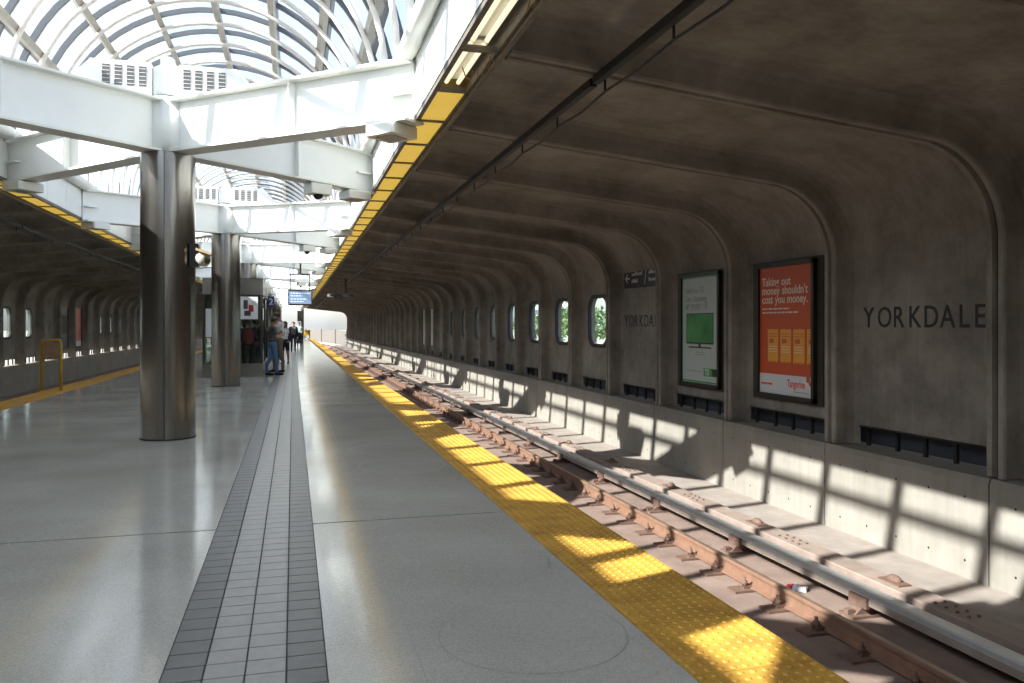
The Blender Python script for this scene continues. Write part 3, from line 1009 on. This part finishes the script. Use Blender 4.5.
def ad_panel(kb, side, label, kind):
    f = mxf(side)
    yc = Y0 + P * kb + P / 2
    yc += 0.0 if side > 0 else -1.2
    g = thing('advertising_panel', label, 'poster')
    MB().box(f(XP - 0.01), f(XP - 0.06), yc - 0.78, yc + 0.84, 0.45, 2.42).build('backing_box', 'framedk', g)
    a, b2, z0, z1 = yc - 0.62 - 0.05, yc + 0.62 + 0.05, 0.485, 2.385
    fb = MB()
    fb.box(f(XP - 0.06), f(XP - 0.125), a, a + 0.055, z0, z1)
    fb.box(f(XP - 0.06), f(XP - 0.125), b2 - 0.055, b2, z0, z1)
    fb.box(f(XP - 0.06), f(XP - 0.125), a, b2, z0, z0 + 0.06)
    fb.box(f(XP - 0.06), f(XP - 0.125), a, b2, z1 - 0.055, z1)
    fb.build('frame', 'frame', g)
    xs = XP - 0.09
    y0, y1, zb, zt = yc - 0.615, yc + 0.615, 0.545, 2.33
    def sheet(name, u0, u1, v0, v1, m, lift=0.0):
        """u from the reader's left (0..1), v from the bottom (0..1)"""
        ya, yb = (y1 - u0 * (y1 - y0), y1 - u1 * (y1 - y0)) if side > 0 else (y0 + u0 * (y1 - y0), y0 + u1 * (y1 - y0))
        x = f(xs - lift)
        up = g if name == 'poster_sheet' else g.children[2]
        return MB().box(x, f(xs - lift + 0.006), min(ya, yb), max(ya, yb), zb + v0 * (zt - zb), zb + v1 * (zt - zb)).build(name, m, up)
    def words(s, u, v, size, m, al='LEFT', bold=0.0, sx=0.9):
        y = y1 - u * (y1 - y0) if side > 0 else y0 + u * (y1 - y0)
        for wd in s.split(' '):
            me = text_mesh(wd, size, m, al, 0.001, bold)
            wall_text('lettering', me, f(xs - 0.004), y, zb + v * (zt - zb), g.children[2], side, sx)
            y -= side * sx * (max(q.co.x for q in me.vertices) + 0.34 * size)
    if kind == 'orange':
        sheet('poster_sheet', 0, 1, 0, 1, 'orange')
        sheet('white_footer', 0, 1, 0, 0.155, 'paper', 0.001)
        words('Taking out', 0.05, 0.855, 0.165, 'pale', bold=0.003, sx=0.95)
        words("money shouldn't", 0.05, 0.785, 0.165, 'pale', bold=0.003, sx=0.95)
        words('cost you money.', 0.05, 0.715, 0.165, 'pale', bold=0.003, sx=0.95)
        for q, (v0, w) in enumerate(((0.665, 0.58), (0.635, 0.74))):
            x = 0.05
            while x < w:
                d = random.uniform(0.03, 0.09)
                sheet('small_print', x, min(w, x + d), v0, v0 + 0.012, 'pale', 0.002); x += d + 0.016
        for q in range(4):
            u0 = 0.165 + 0.245 * q
            u1 = min(0.985, u0 + 0.205)
            sheet('banknote', u0, u1, 0.26, 0.51, 'note', 0.001)
            sheet('banknote_mark', min(u0 + 0.03, 0.98), min(u0 + 0.12, u1), 0.40, 0.435, 'note_red', 0.002)
            for z in (0.33, 0.35, 0.37, 0.45, 0.47):
                sheet('banknote_line', u0 + 0.02, min(u0 + 0.18, u1), z, z + 0.006, 'pale' if z < .4 else 'note_red', 0.0018)
            for e in range(4):
                if u0 + 0.05 * e + 0.03 < u1:
                    sheet('torn_edge', u0 + 0.052 * e, u0 + 0.052 * e + 0.03, 0.25, 0.262, 'note', 0.001)
        words('Tangerine', 0.545, 0.066, 0.15, 'logo', bold=0.0015, sx=0.66)
        b = MB()
        yy = y1 - 0.955 * (y1 - y0)
        b.prism([(yy + .03, 1.0 * zb + .215), (yy + .02, zb + .175), (yy - .015, zb + .155), (yy - .03, zb + .215)], 'x', xs - 0.004, xs - 0.001)
        b.build('logo_arrow', 'logo', g.children[2])
        x = 0.03
        for d in (0.07, 0.05, 0.09):
            sheet('small_print', x, x + d, 0.066, 0.082, 'logo', 0.002); x += d + 0.008
        sheet('small_print', 0.66, 0.93, 0.03, 0.036, 'greytext', 0.002)
        sheet('finger_tab', 0.89, 0.95, 0.115, 0.175, 'orange', 0.002)
    elif kind == 'green':
        sheet('poster_sheet', 0, 1, 0, 1, 'mint')
        sheet('green_border', 0, 0.02, 0, 1, 'green', 0.001); sheet('green_border', 0, 1, 0.985, 0.995, 'green', 0.001)
        sheet('green_border', 0, 1, 0.005, 0.02, 'green', 0.001)
        words('Switch to TD', 0.10, 0.845, 0.15, 'greytext', bold=-0.002, sx=0.78)
        words('Get a Samsung', 0.10, 0.765, 0.15, 'greytext', sx=0.8)
        words('40" SMART TV', 0.10, 0.685, 0.15, 'greytext', sx=0.8)
        sheet('tv_bezel', 0.12, 0.875, 0.365, 0.655, 'frame', 0.001)
        sheet('tv_picture', 0.14, 0.855, 0.38, 0.645, 'tvgreen', 0.002)
        sheet('tv_stem', 0.47, 0.53, 0.335, 0.366, 'frame', 0.002)
        sheet('tv_foot', 0.19, 0.81, 0.327, 0.340, 'frame', 0.002)
        for v0, u0, u1 in ((0.285, 0.40, 0.60), (0.265, 0.36, 0.64), (0.105, 0.10, 0.56)):
            x = u0
            while x < u1:
                d = random.uniform(0.03, 0.07)
                sheet('small_print', x, min(u1, x + d), v0, v0 + 0.008, 'greytext', 0.002); x += d + 0.014
        sheet('logo_block', 0.61, 0.96, 0.07, 0.145, 'green', 0.002)
        sheet('logo_dark', 0.84, 0.95, 0.075, 0.14, 'frame', 0.003)
        words('TD', 0.645, 0.082, 0.14, 'paper', bold=0.004, sx=0.8)
    else:
        sheet('poster_sheet', 0, 1, 0, 1, kind)
        sheet('picture_block', 0.1, 0.9, 0.35, 0.8, {'posterblue': 'framedk', 'posterred': 'orange', 'paper': 'mint'}[kind], 0.001)
        sheet('white_footer', 0, 1, 0, 0.14, 'posterblue' if kind == 'posterblue' else 'paper', 0.001)
    return g
ad_panel(1, 1, 'orange and white bank advertisement with yellow banknotes in a black frame', 'orange')
ad_panel(2, 1, 'pale green television advertisement in a black frame', 'green')
ad_panel(13, 1, 'far pale poster panel, nearer of two on the right wall', 'paper')
ad_panel(14, 1, 'far pale poster panel, farther of two on the right wall', 'paper')
ad_panel(14, -1, 'dark blue poster panel on the left wall', 'posterblue')
ad_panel(15, -1, 'red poster panel on the left wall', 'posterred')

ds = thing('direction_sign', 'small black wall sign with a white arrow above the farther station name', 'sign')
yc = Y0 + P * 3 + P / 2 + 0.0
MB().box(XP - 0.005, XP - 0.035, yc - 0.93, yc + 0.88, 2.27, 2.66).build('plate', 'black', ds)
dsp = ds.children[0]
ar = MB()
zc = 2.465
ar.box(XP - 0.038, XP - 0.034, yc + 0.60, yc + 0.79, zc - .018, zc + .018)
ar.prism([(yc + .83, zc), (yc + .72, zc + .09), (yc + .68, zc + .09), (yc + .77, zc), (yc + .68, zc - .09), (yc + .72, zc - .09)], 'x', XP - 0.039, XP - 0.034)
ar.build('arrow', 'signwhite', dsp)
MB().hexa([(XP - .038, yc - .12, 2.31), (XP - .034, yc - .12, 2.31), (XP - .034, yc - .10, 2.31), (XP - .038, yc - .10, 2.31),
           (XP - .038, yc - .20, 2.62), (XP - .034, yc - .20, 2.62), (XP - .034, yc - .18, 2.62), (XP - .038, yc - .18, 2.62)]).build('divider', 'signwhite', dsp)
for z in (2.51, 2.37):
    for a0, a1 in ((0.50, 0.0), (-0.30, -0.80)):
        y = a0
        e = a1 + (0.2 if z < 2.4 else 0)
        while y > e:
            d = random.uniform(0.03, 0.05)
            MB().box(XP - 0.037, XP - 0.034, yc + y - d, yc + y, z, z + random.choice((0.05, 0.075))).build('letter', 'signwhite', dsp)
            y -= d + 0.018

# ------------------------------------------------------------------ glazed stair enclosure
KX0, KX1, KY0, KY1 = -2.53, -0.86, 24.7, 29.6
kiosk = thing('glass_enclosure', 'glazed stair enclosure with steel top band behind the second column', 'enclosure')
def frame_box(x0, x1, y0, y1, z0, z1, t, name, m):
    b = MB()
    b.box(x0, x1, y0, y0 + t, z0, z1); b.box(x0, x1, y1 - t, y1, z0, z1)
    b.box(x0, x0 + t, y0 + t, y1 - t, z0, z1); b.box(x1 - t, x1, y0 + t, y1 - t, z0, z1)
    return b.build(name, m, kiosk)
frame_box(KX0, KX1, KY0, KY1, 0.0, 0.40, 0.05, 'kick_plate', 'steel')
frame_box(KX0, KX1, KY0, KY1, 2.42, 2.90, 0.05, 'top_band', 'steel')
MB().box(KX0, KX1, KY0, KY1, 2.88, 2.90).build('roof_sheet', 'cream', kiosk)
for x in (KX0 + 0.03, (KX0 + KX1) / 2, KX1 - 0.03):
    for y in (KY0 + 0.03, (KY0 + KY1) / 2, KY1 - 0.03):
        if abs(x - (KX0 + KX1) / 2) < 0.1 and abs(y - (KY0 + KY1) / 2) < 0.1:
            continue
        MB().box(x - 0.03, x + 0.03, y - 0.03, y + 0.03, 0.40, 2.42).build('glazing_post', 'dark', kiosk)
xm, ym = (KX0 + KX1) / 2, (KY0 + KY1) / 2
for x0, x1 in ((KX0 + .06, xm - .03), (xm + .03, KX1 - .06)):
    for y in (KY0 + 0.03, KY1 - 0.03):
        MB().box(x0, x1, y - .005, y + .005, 0.40, 2.42).build('glass_pane', 'kglass', kiosk)
for y0, y1 in ((KY0 + .06, ym - .03), (ym + .03, KY1 - .06)):
    for x in (KX0 + 0.03, KX1 - 0.03):
        MB().box(x - .005, x + .005, y0, y1, 0.40, 2.42).build('glass_pane', 'kglass', kiosk)
pp = thing('pictorial_poster', 'white poster with dark red pictures in the glass enclosure', 'poster')
MB().box(-1.50, -1.0, KY0 + 0.008, KY0 + 0.022, 1.70, 2.36).build('sheet', 'paper', pp)
for x0, x1, z0, z1, m in ((-1.40, -1.28, 2.0, 2.26, 'framedk'), (-1.26, -1.12, 1.92, 2.12, 'c_red'), (-1.38, -1.20, 1.80, 1.95, 'framedk'), (-1.16, -1.06, 2.1, 2.25, 'mint')):
    MB().box(x0, x1, KY0 + 0.003, KY0 + 0.009, z0, z1).build('picture', m, pp)
nt_ = thing('white_notice', 'plain white notice on the left of the glass enclosure', 'notice')
MB().box(-2.44, -2.14, KY0 + 0.003, KY0 + 0.012, 1.18, 2.0).build('sheet', 'paper', nt_)
MB().box(-2.46, -2.12, KY0 + 0.008, KY0 + 0.022, 1.16, 2.02).build('border', 'framedk', nt_)
bs = thing('platform_number_sign', 'blue hanging sign with a white figure two beside the enclosure', 'sign')
MB().box(-0.81, -0.62, 28.2, 28.24, 2.14, 2.50).build('plate', 'blue', bs)
wall_text('lettering', text_mesh('2', 0.30, 'signwhite', 'CENTER', 0.002, 0.004), -0.715, 28.197, 2.22, bs, 0)
MB().box(-0.86, -0.81, 28.19, 28.25, 2.25, 2.40).build('bracket', 'dark', bs)

# hanging screen
tv = thing('hanging_screen', 'blue information screen hung above the platform', 'screen', (0.25, 28.75, 0))
MB().cbox(-0.42, 0.40, -0.05, 0.06, 2.22, 2.75, 0.01).build('case', 'black', tv)
disp = MB().box(-0.385, 0.365, -0.056, -0.05, 2.27, 2.70).build('display', 'screen', tv)
for z, a, b2 in ((2.62, -0.33, 0.30), (2.53, -0.33, 0.05), (2.42, -0.33, 0.22), (2.33, -0.33, 0.10)):
    x = a
    while x < b2:
        d = random.uniform(0.04, 0.10)
        MB().box(x, min(b2, x + d), -0.058, -0.056, z, z + 0.03).build('display_text', 'screenbar', disp); x += d + 0.025
for x in (-0.33, 0.31):
    MB().box(x - 0.015, x + 0.015, -0.01, 0.02, 2.75, 3.28).build('hanger', 'dark', tv)
MB().box(-0.36, 0.34, -0.02, 0.03, 3.27, 3.32).build('top_bar', 'dark', tv)
MB().box(-0.03, 0.03, -0.03, 0.03, 3.32, 3.68).build('girder_clamp', 'dark', tv)
# dark bracketed camera under the canopy
cv = thing('canopy_camera', 'dark camera bar hung under the right canopy beyond the screen', 'camera', (1.75, 35.2, 0))
MB().box(-0.35, 0.75, -0.08, 0.08, 2.72, 2.86).build('bar', 'dark', cv)
MB().box(0.4, 0.48, -0.04, 0.04, 2.86, 3.58).build('drop', 'dark', cv)
b = MB(); b.tube([(-0.3, -0.3, 2.80), (-0.05, -0.05, 2.80)], 0.07, 12); b.build('lens_barrel', 'alu', cv)

# yellow frames on the left platform edge
def yellow_frame(x, y, label):
    g = thing('yellow_frame', label, 'barrier frame', (x, y, 0.002))
    b = MB()
    b.tube([(0, -0.24, 0), (0, -0.24, 1.10), (0, -0.20, 1.17), (0, 0.20, 1.17), (0, 0.24, 1.10), (0, 0.24, 0)], 0.032, 8)
    b.build('tube_frame', 'ypaint', g)
    MB().cbox(-0.05, 0.05, -0.19, 0.19, 0.72, 1.10, 0.02).build('plate', 'wood', g)
    for s in (-1, 1):
        MB().box(-0.07, 0.07, s * 0.24 - 0.05, s * 0.24 + 0.05, 0, 0.012).build('foot_plate', 'ypaint', g)
    return g
g = yellow_frame(-5.42, 20.75, 'yellow tubular frame with a brown plate standing nearer on the left platform edge')
g.rotation_euler.z = PI / 2 - 0.35
g = yellow_frame(-5.42, 42.5, 'yellow tubular frame farther along the left platform edge beside the column')
g.rotation_euler.z = PI / 2 - 0.35

# platform end: post and yellow barrier
po = thing('signal_post', 'slim dark signal post at the far end of the platform', 'post', (1.02, 93.0, 0))
b = MB(); b.tube([(0, 0, 0), (0, 0, 3.4)], 0.16, 8); b.build('shaft', 'dark', po)
MB().box(-0.55, 0.15, -0.2, 0.2, 2.0, 3.2).build('signal_head', 'dark', po)
yb = thing('platform_barrier', 'small yellow barrier at the far platform end', 'barrier', (1.75, 99.0, 0))
MB().box(-0.45, 0.25, -0.05, 0.05, 0.35, 1.0).build('panel', 'ypaint', yb)
for x in (-0.38, 0.18):
    MB().box(x - 0.05, x + 0.05, -0.05, 0.05, 0, 0.4).build('leg', 'dark', yb)

# ------------------------------------------------------------------ people
def cap(p0, p1, r0, r1, mt):
    return ('c', Vector(p0), Vector(p1), r0, r1, mt)
def person(label, loc, rz, height=1.76, top='c_grey', bottom='c_jeans', skin='skin', shoes='c_black', hair='hair', sleeves='short',
           legs='long', arms='phone', stance=0.10, long_hair=False, voxel=0.010, jacket=None, female=False):
    """local: facing +y, z up; built at 1.76 m and scaled"""
    mats = [top, bottom, skin, shoes, jacket or top]
    T, B, S, F, J = range(5)
    pr = []
    sw = 0.165 if female else 0.185
    for s in (-1, 1):
        st = 0.09 * s
        fy = stance * s
        hip, kn, an = (0.085 * s, 0, 0.93), (0.095 * s, 0.02 + fy * 0.5, 0.50), (0.10 * s, fy - 0.02, 0.09)
        pr.append(cap(hip, kn, 0.092, 0.062, B))
        lm = B if legs == 'long' else S
        if legs == 'shorts':
            mid = tuple((a * 0.35 + b * 0.65) for a, b in zip(kn, hip))
            pr.append(cap(hip, kn, 0.105, 0.075, B))
        pr.append(cap(kn, (0.098 * s, fy - 0.025, 0.33), 0.060, 0.058 if lm == B else 0.054, lm))
        pr.append(cap((0.098 * s, fy - 0.025, 0.33), an, 0.056, 0.045 if lm == B else 0.034, lm))
        pr.append(cap((0.10 * s, fy - 0.045, 0.045), (0.115 * s, fy + 0.15, 0.035), 0.043, 0.034, F))
        sh = (sw * s, -0.01, 1.43)
        if arms == 'phone':
            el, wr = (0.235 * s, 0.06, 1.16), (0.075 * s, 0.29, 1.24)
        elif arms == 'hang':
            el, wr = (0.245 * s, -0.03, 1.14), (0.25 * s, 0.05, 0.90)
        elif arms == 'ear':
            el, wr = ((0.27, 0.08, 1.20), (0.14, 0.10, 1.50)) if s > 0 else ((-0.24, 0.0, 1.14), (-0.19, 0.16, 0.97))
        else:
            el, wr = (0.235 * s, -0.06, 1.17), (0.17 * s, 0.16, 1.06)
        el, wr, sh = Vector(el), Vector(wr), Vector(sh)
        mid = sh.lerp(el, 0.62)
        up = J
        pr.append(cap(sh, mid, 0.062, 0.052, up))
        pr.append(cap(mid, el, 0.048, 0.041, up if sleeves == 'long' else S))
        pr.append(cap(el, wr, 0.042, 0.030, up if sleeves == 'long' else S))
        dr = (wr - el).normalized()
        side = dr.cross(Vector((0, 0, 1)))
        side = side.normalized() if side.length > 0.1 else Vector((0, 1, 0))
        palm = wr + dr * 0.07
        pr.append(cap(wr + dr * 0.02 - side * 0.012, palm - side * 0.018, 0.022, 0.020, S))
        pr.append(cap(wr + dr * 0.02 + side * 0.012, palm + side * 0.018, 0.022, 0.020, S))
        bend = Vector((0, 0, 1)) if arms in ('phone',) else (Vector((0, 1, 0)) if arms == 'hang' else Vector((0, 0.3, 0.8)))
        for q in range(4):
            o = side * (-0.032 + 0.0213 * q)
            ln = (0.036, 0.042, 0.040, 0.030)[q]
            a = palm + o; b = a + dr * ln; c = b + (dr * 0.7 + bend * 0.7).normalized() * ln * 0.8
            pr.append(cap(a, b, 0.0095, 0.009, S)); pr.append(cap(b, c, 0.009, 0.0075, S))
        th = wr + dr * 0.03 + side * (0.03 * -s)
        pr.append(cap(th, th + dr * 0.035 + side * (-0.028 * s) + bend * 0.01, 0.012, 0.0095, S))
    # trunk
    pr.append(cap((-0.075, 0, 0.95), (0.075, 0, 0.95), 0.115, 0.115, B))
    wz = 0.085 if female else 0.095
    pr.append(cap((-0.065, 0, 1.08), (0.065, 0, 1.08), wz + 0.018, wz + 0.018, T))
    pr.append(cap((-0.07, 0.005, 1.20), (0.07, 0.005, 1.20), wz + 0.02, wz + 0.02, T))
    pr.append(cap((-0.085, 0.01, 1.33), (0.085, 0.01, 1.33), 0.108, 0.108, T))
    pr.append(cap((-0.12, -0.01, 1.41), (0.12, -0.01, 1.41), 0.078, 0.078, T))
    if jacket:
        for s in (-1, 1):
            pr.append(cap((0.12 * s, -0.02, 1.40), (0.14 * s, -0.01, 0.98), 0.085, 0.095, J))
            pr.append(cap((0.05 * s, -0.06, 1.38), (0.06 * s, -0.06, 0.98), 0.085, 0.085, J))
    pr.append(cap((-0.08, -0.01, 1.46), (0.08, -0.01, 1.46), 0.055, 0.055, T))
    tilt = 0.05 if arms == 'phone' else 0.02
    pr.append(cap((0, -0.01, 1.46), (0, 0.005 + tilt * 0.5, 1.57), 0.055, 0.052, S))
    hy = 0.015 + tilt
    pr.append(cap((0, hy - 0.02, 1.675), (0, hy + 0.005, 1.66), 0.088, 0.083, S))
    pr.append(cap((0, hy + 0.01, 1.63), (0, hy + 0.045, 1.578), 0.066, 0.036, S))
    pr.append(cap((0, hy + 0.085, 1.665), (0, hy + 0.105, 1.635), 0.010, 0.014, S))
    for s in (-1, 1):
        pr.append(cap((0.083 * s, hy - 0.01, 1.665), (0.083 * s, hy - 0.008, 1.635), 0.016, 0.011, S))
    b = MB()
    for _, p0, p1, r0, r1, mt in pr:
        ax = (p1 - p0)
        L = ax.length
        t = ax.normalized() if L > 1e-6 else Vector((0, 0, 1))
        n = 6
        pts, rs = [], []
        for i in range(n):
            w = PI / 2 * i / (n - 0.6)
            pts.append(p0 - t * r0 * math.cos(w)); rs.append(max(0.0015, r0 * math.sin(w)))
        for i in range(n - 1, -1, -1):
            w = PI / 2 * i / (n - 0.6)
            pts.append(p1 + t * r1 * math.cos(w)); rs.append(max(0.0015, r1 * math.sin(w)))
        b.tube(pts, rs, 12)
    me = b.mesh('raw', 'black')
    ob = bpy.data.objects.new('raw', me)
    COL.objects.link(ob)
    md = ob.modifiers.new('r', 'REMESH'); md.mode = 'VOXEL'; md.voxel_size = voxel; md.use_smooth_shade = True
    m2 = ob.modifiers.new('s', 'SMOOTH'); m2.factor = 0.5; m2.iterations = 3
    dg = bpy.context.evaluated_depsgraph_get()
    out = bpy.data.meshes.new_from_object(ob.evaluated_get(dg))
    bpy.data.objects.remove(ob); bpy.data.meshes.remove(me)
    out.materials.clear()
    for q in mats:
        out.materials.append(M[q])
    npoly = len(out.polygons)
    cen = np.empty(npoly * 3); out.polygons.foreach_get('center', cen); cen = cen.reshape(-1, 3)
    best = np.full(npoly, 1e9); idx = np.zeros(npoly, dtype=np.int32)
    for _, p0, p1, r0, r1, mt in pr:
        a, d = np.array(p0), np.array(p1 - p0)
        t = np.clip(((cen - a) @ d) / max(1e-9, d @ d), 0, 1)
        dist = np.linalg.norm(cen - (a + t[:, None] * d), axis=1) - (r0 + (r1 - r0) * t)
        q = dist < best - (0.004 if mt in (S,) else 0)
        best = np.where(q, dist, best); idx = np.where(q, mt, idx)
    if legs == 'shorts':
        idx = np.where((idx == B) & (cen[:, 2] < 0.56), S, idx)
    out.polygons.foreach_set('material_index', idx)
    out.polygons.foreach_set('use_smooth', np.ones(npoly, dtype=bool))
    root = thing('person', label, 'person', loc, rz)
    k = height / 1.765
    root.scale = (k, k, k)
    put('body', out, root)
    h = MB()
    nn, kk = 18, 12
    for i in range(kk + 1):
        w = PI * 0.62 * i / kk
        for j in range(nn):
            f_ = 2 * PI * j / nn
            fy = math.sin(f_)
            lim = 1.0 if fy < 0.25 else 0.66
            ww = w * lim
            h.v.append((0.105 * math.sin(ww) * math.cos(f_), hy - 0.014 + 0.116 * math.sin(ww) * fy, 1.672 + 0.110 * math.cos(ww)))
    for i in range(kk):
        for j in range(nn):
            h.f.append((i * nn + j, (i + 1) * nn + j, (i + 1) * nn + (j + 1) % nn, i * nn + (j + 1) % nn)); h.m.append(0); h.s.append(True)
    h.f.append(tuple(kk * nn + j for j in range(nn))); h.m.append(0); h.s.append(False)
    if long_hair:
        h.tube([(0, hy - 0.05, 1.70), (0, hy - 0.075, 1.58), (0, hy - 0.085, 1.47), (0, hy - 0.08, 1.40)], [0.085, 0.085, 0.075, 0.03], 12)
    h.build('hair', hair, root)
    for s in (-1, 1):
        e = MB(); e.ell((0.032 * s, hy + 0.079, 1.668), (0.013, 0.008, 0.008), 8, 6); e.build('eye', 'hair', root)
    MB().ell((0, hy + 0.078, 1.600), (0.022, 0.008, 0.005), 8, 6).build('mouth', 'c_red', root)
    return root

person('man in grey t-shirt and blue jeans looking down at his phone', (-0.60, 25.4, 0), -PI / 2 + 0.35, 1.76, 'c_grey', 'c_jeans', stance=0.12, hair='hair')
person('taller man in white shirt behind the man in grey', (-0.47, 27.0, 0), PI - 0.9, 1.92, 'c_white', 'c_khaki', 'skin2', arms='phone', stance=0.08)
person('person with red backpack standing in the glass enclosure', (-1.32, 25.55, 0), 0.15, 1.70, 'c_navy', 'c_black', 'skin', arms='carry', sleeves='long')
person('dark-clad person standing beside the red backpack in the enclosure', (-1.15, 27.0, 0), 0.5, 1.72, 'c_black', 'c_navy', 'skin', arms='hang', sleeves='long', voxel=0.013)
person('person in pale blue top at the left inside the glass enclosure', (-1.75, 27.2, 0), PI, 1.72, 'c_lblue', 'c_grey', 'skin', arms='hang', voxel=0.013)
person('woman in white top, black jacket and black shorts holding a phone to her ear', (-0.30, 33.0, 0), PI - 0.2, 1.68, 'c_white', 'c_black', 'skin2', arms='ear', legs='shorts', long_hair=True, jacket='c_black', female=True, sleeves='long')
person('person in dark clothes walking far down the platform', (0.02, 48.0, 0), PI, 1.74, 'c_grey', 'c_black', 'skin', arms='hang', sleeves='long', jacket='c_black', stance=0.2, voxel=0.016)
person('person in pale blue shirt behind a dark stroller far down the platform', (0.42, 58.0, 0), PI, 1.76, 'c_lblue', 'c_navy', 'skin', arms='carry', voxel=0.016)
person('dark-haired person half hidden behind the woman in shorts', (-0.52, 36.5, 0), PI, 1.74, 'c_khaki', 'c_navy', 'skin', arms='hang', voxel=0.016)

bp = thing('backpack', 'dark red backpack worn inside the glass enclosure', 'backpack', (-1.32, 25.55, 0), 0.15)
b = MB(); b.ell((0, -0.20, 1.20), (0.17, 0.12, 0.26), 16, 12); b.build('bag', 'c_red', bp)
b = MB(); b.ell((0, -0.29, 1.10), (0.12, 0.06, 0.12), 14, 10); b.build('front_pocket', 'c_red', bp)
for s in (-1, 1):
    MB().tube([(s * 0.10, -0.12, 1.40), (s * 0.11, 0.0, 1.475), (s * 0.115, 0.11, 1.38), (s * 0.13, 0.12, 1.2), (s * 0.14, -0.08, 1.05)], 0.016, 6).build('strap', 'c_black', bp)
ph = thing('mobile_phone', 'dark phone in the hands of the man in grey', 'phone', (-0.60, 25.4, 0), -PI / 2 + 0.35)
MB().cbox(-0.036, 0.036, 0.365, 0.375, 1.25, 1.39, 0.003).build('case', 'black', ph)
MB().box(-0.032, 0.032, 0.362, 0.366, 1.26, 1.38).build('display', 'screen', ph)
st = thing('stroller', 'dark folding stroller far down the platform', 'stroller', (0.42, 56.85, 0))
for s in (-1, 1):
    for y in (-0.3, 0.25):
        MB().tube([(s * 0.24 - 0.02, y, 0.1), (s * 0.24 + 0.02, y, 0.1)], 0.1, 12).build('wheel', 'black', st)
    MB().tube([(s * 0.22, -0.3, 0.1), (s * 0.22, 0.1, 0.7), (s * 0.22, 0.5, 1.02)], 0.014, 6).build('side_tube', 'dark', st)
MB().tube([(-0.22, 0.5, 1.02), (0.22, 0.5, 1.02)], 0.016, 6).build('handle', 'dark', st)
MB().hexa([(-.2, -.25, .35), (.2, -.25, .35), (.2, .25, .3), (-.2, .25, .3), (-.2, -.28, .5), (.2, -.28, .5), (.2, .3, .75), (-.2, .3, .75)]).build('seat', 'c_navy', st)
b = MB(); b.ell((0, 0.1, 0.78), (0.21, 0.28, 0.22), 12, 8); b.build('hood', 'c_black', st)

# ------------------------------------------------------------------ outside
struct('ground', MB().box(-300, 300, -60, 600, -3.2, -1.62).mesh('ground', 'grass'), 'dry grass and roadway outside the station', 'ground')
struct('road_right', MB().box(10, 24, -60, 400, -1.62, -1.60).mesh('road', 'asphalt'), 'grey roadway outside the right windows', 'road')
struct('road_left', MB().box(-27, -13, -60, 400, -1.62, -1.60).mesh('road', 'asphalt'), 'grey roadway outside the left windows', 'road')
# retaining wall curving away beyond the canopy
rw = struct('wall_outside', None, 'pale concrete wall curving beside the track beyond the canopy', 'wall')
pth = [(x, y, nx, ny) for x, y, nx, ny in track_path(0)][2:]
MB().sweep([(6.6, -1.6), (6.9, -1.6), (6.9, 0.9), (6.6, 0.9)], pth).build('wall_run', 'outwall', rw)
for i in range(1, len(pth), 2):
    x, y, nx, ny = pth[i]
    MB().box(-0.08, 0.08, -0.15, 0.15, -1.6, 1.05).build('pilaster', 'outwall', rw, (x + nx * 6.55, y + ny * 6.55, 0))
def tree(x, y, h, w, label, seed):
    rnd = random.Random(seed)
    t = thing('roadside_tree', label, 'tree', (x, y, -1.62), group='trees outside')
    MB().tube([(0, 0, 0), (0.1, 0, h * 0.3), (0, 0.1, h * 0.7)], [0.22, 0.16, 0.06], 8).build('trunk', 'bark', t)
    b = MB()
    for i in range(900):
        a, q = rnd.uniform(0, 2 * PI), rnd.uniform(-0.9, 1)
        rr = (1 - q * q) ** 0.5
        k = rnd.uniform(0.55, 1.0) * (1 + 0.18 * math.sin(3 * a + 5 * q))
        c = Vector((w * rr * math.cos(a) * k, w * rr * math.sin(a) * k, h * 0.62 + h * 0.36 * q * k))
        u = Vector((rnd.gauss(0, 1), rnd.gauss(0, 1), rnd.gauss(0, 1))).normalized()
        v = u.cross(Vector((rnd.gauss(0, 1), rnd.gauss(0, 1), rnd.gauss(0, 1)))).normalized()
        s = rnd.uniform(0.18, 0.38)
        b.add([c - u * s, c + v * s * 0.6, c + u * s, c - v * s * 0.6], [(0, 1, 2, 3)])
    put('foliage', b.mesh('foliage', 'leaf', recalc=False), t)
tspots = [(30, 78, 5.2, 3.2, 'rounded tree seen through the nearest right window'), (34, 62, 4.6, 3.0, 'low tree seen low in the nearest right window'),
          (33, 92, 5.6, 3.4, 'tree between the first and second right windows'), (36, 118, 5.0, 3.2, 'tree outside the farther right windows'),
          (38, 150, 6.0, 3.6, 'far tree outside the right windows'), (32, 47, 4.2, 2.8, 'small tree beyond the roadway on the right')]
for i, (x, y, h, w, lab) in enumerate(tspots):
    tree(x, y, h, w, lab, i)
def building(x, y, w, d, h, label, nf, nb):
    g = thing('office_building', label, 'building', (x, y, -1.62))
    MB().box(-w / 2, w / 2, -d / 2, d / 2, 0, h).build('wall', 'bldg', g)
    MB().box(-w / 2 - .2, w / 2 + .2, -d / 2 - .2, d / 2 + .2, h, h + 0.5).build('roof', 'asphalt', g)
    fh, bw = h / nf, d / nb
    wm = MB().box(-0.04, 0.02, -bw * 0.36, bw * 0.36, fh * 0.25, fh * 0.8).mesh('window', 'bldgwin')
    for i in range(nf):
        for j in range(nb):
            put('window', wm, g, (-w / 2, -d / 2 + bw * (j + .5), fh * i))
building(75, 130, 16, 40, 15, 'pale office block far outside the second right window', 5, 9)
building(85, 235, 18, 50, 12, 'low pale block far outside the farther right windows', 4, 10)
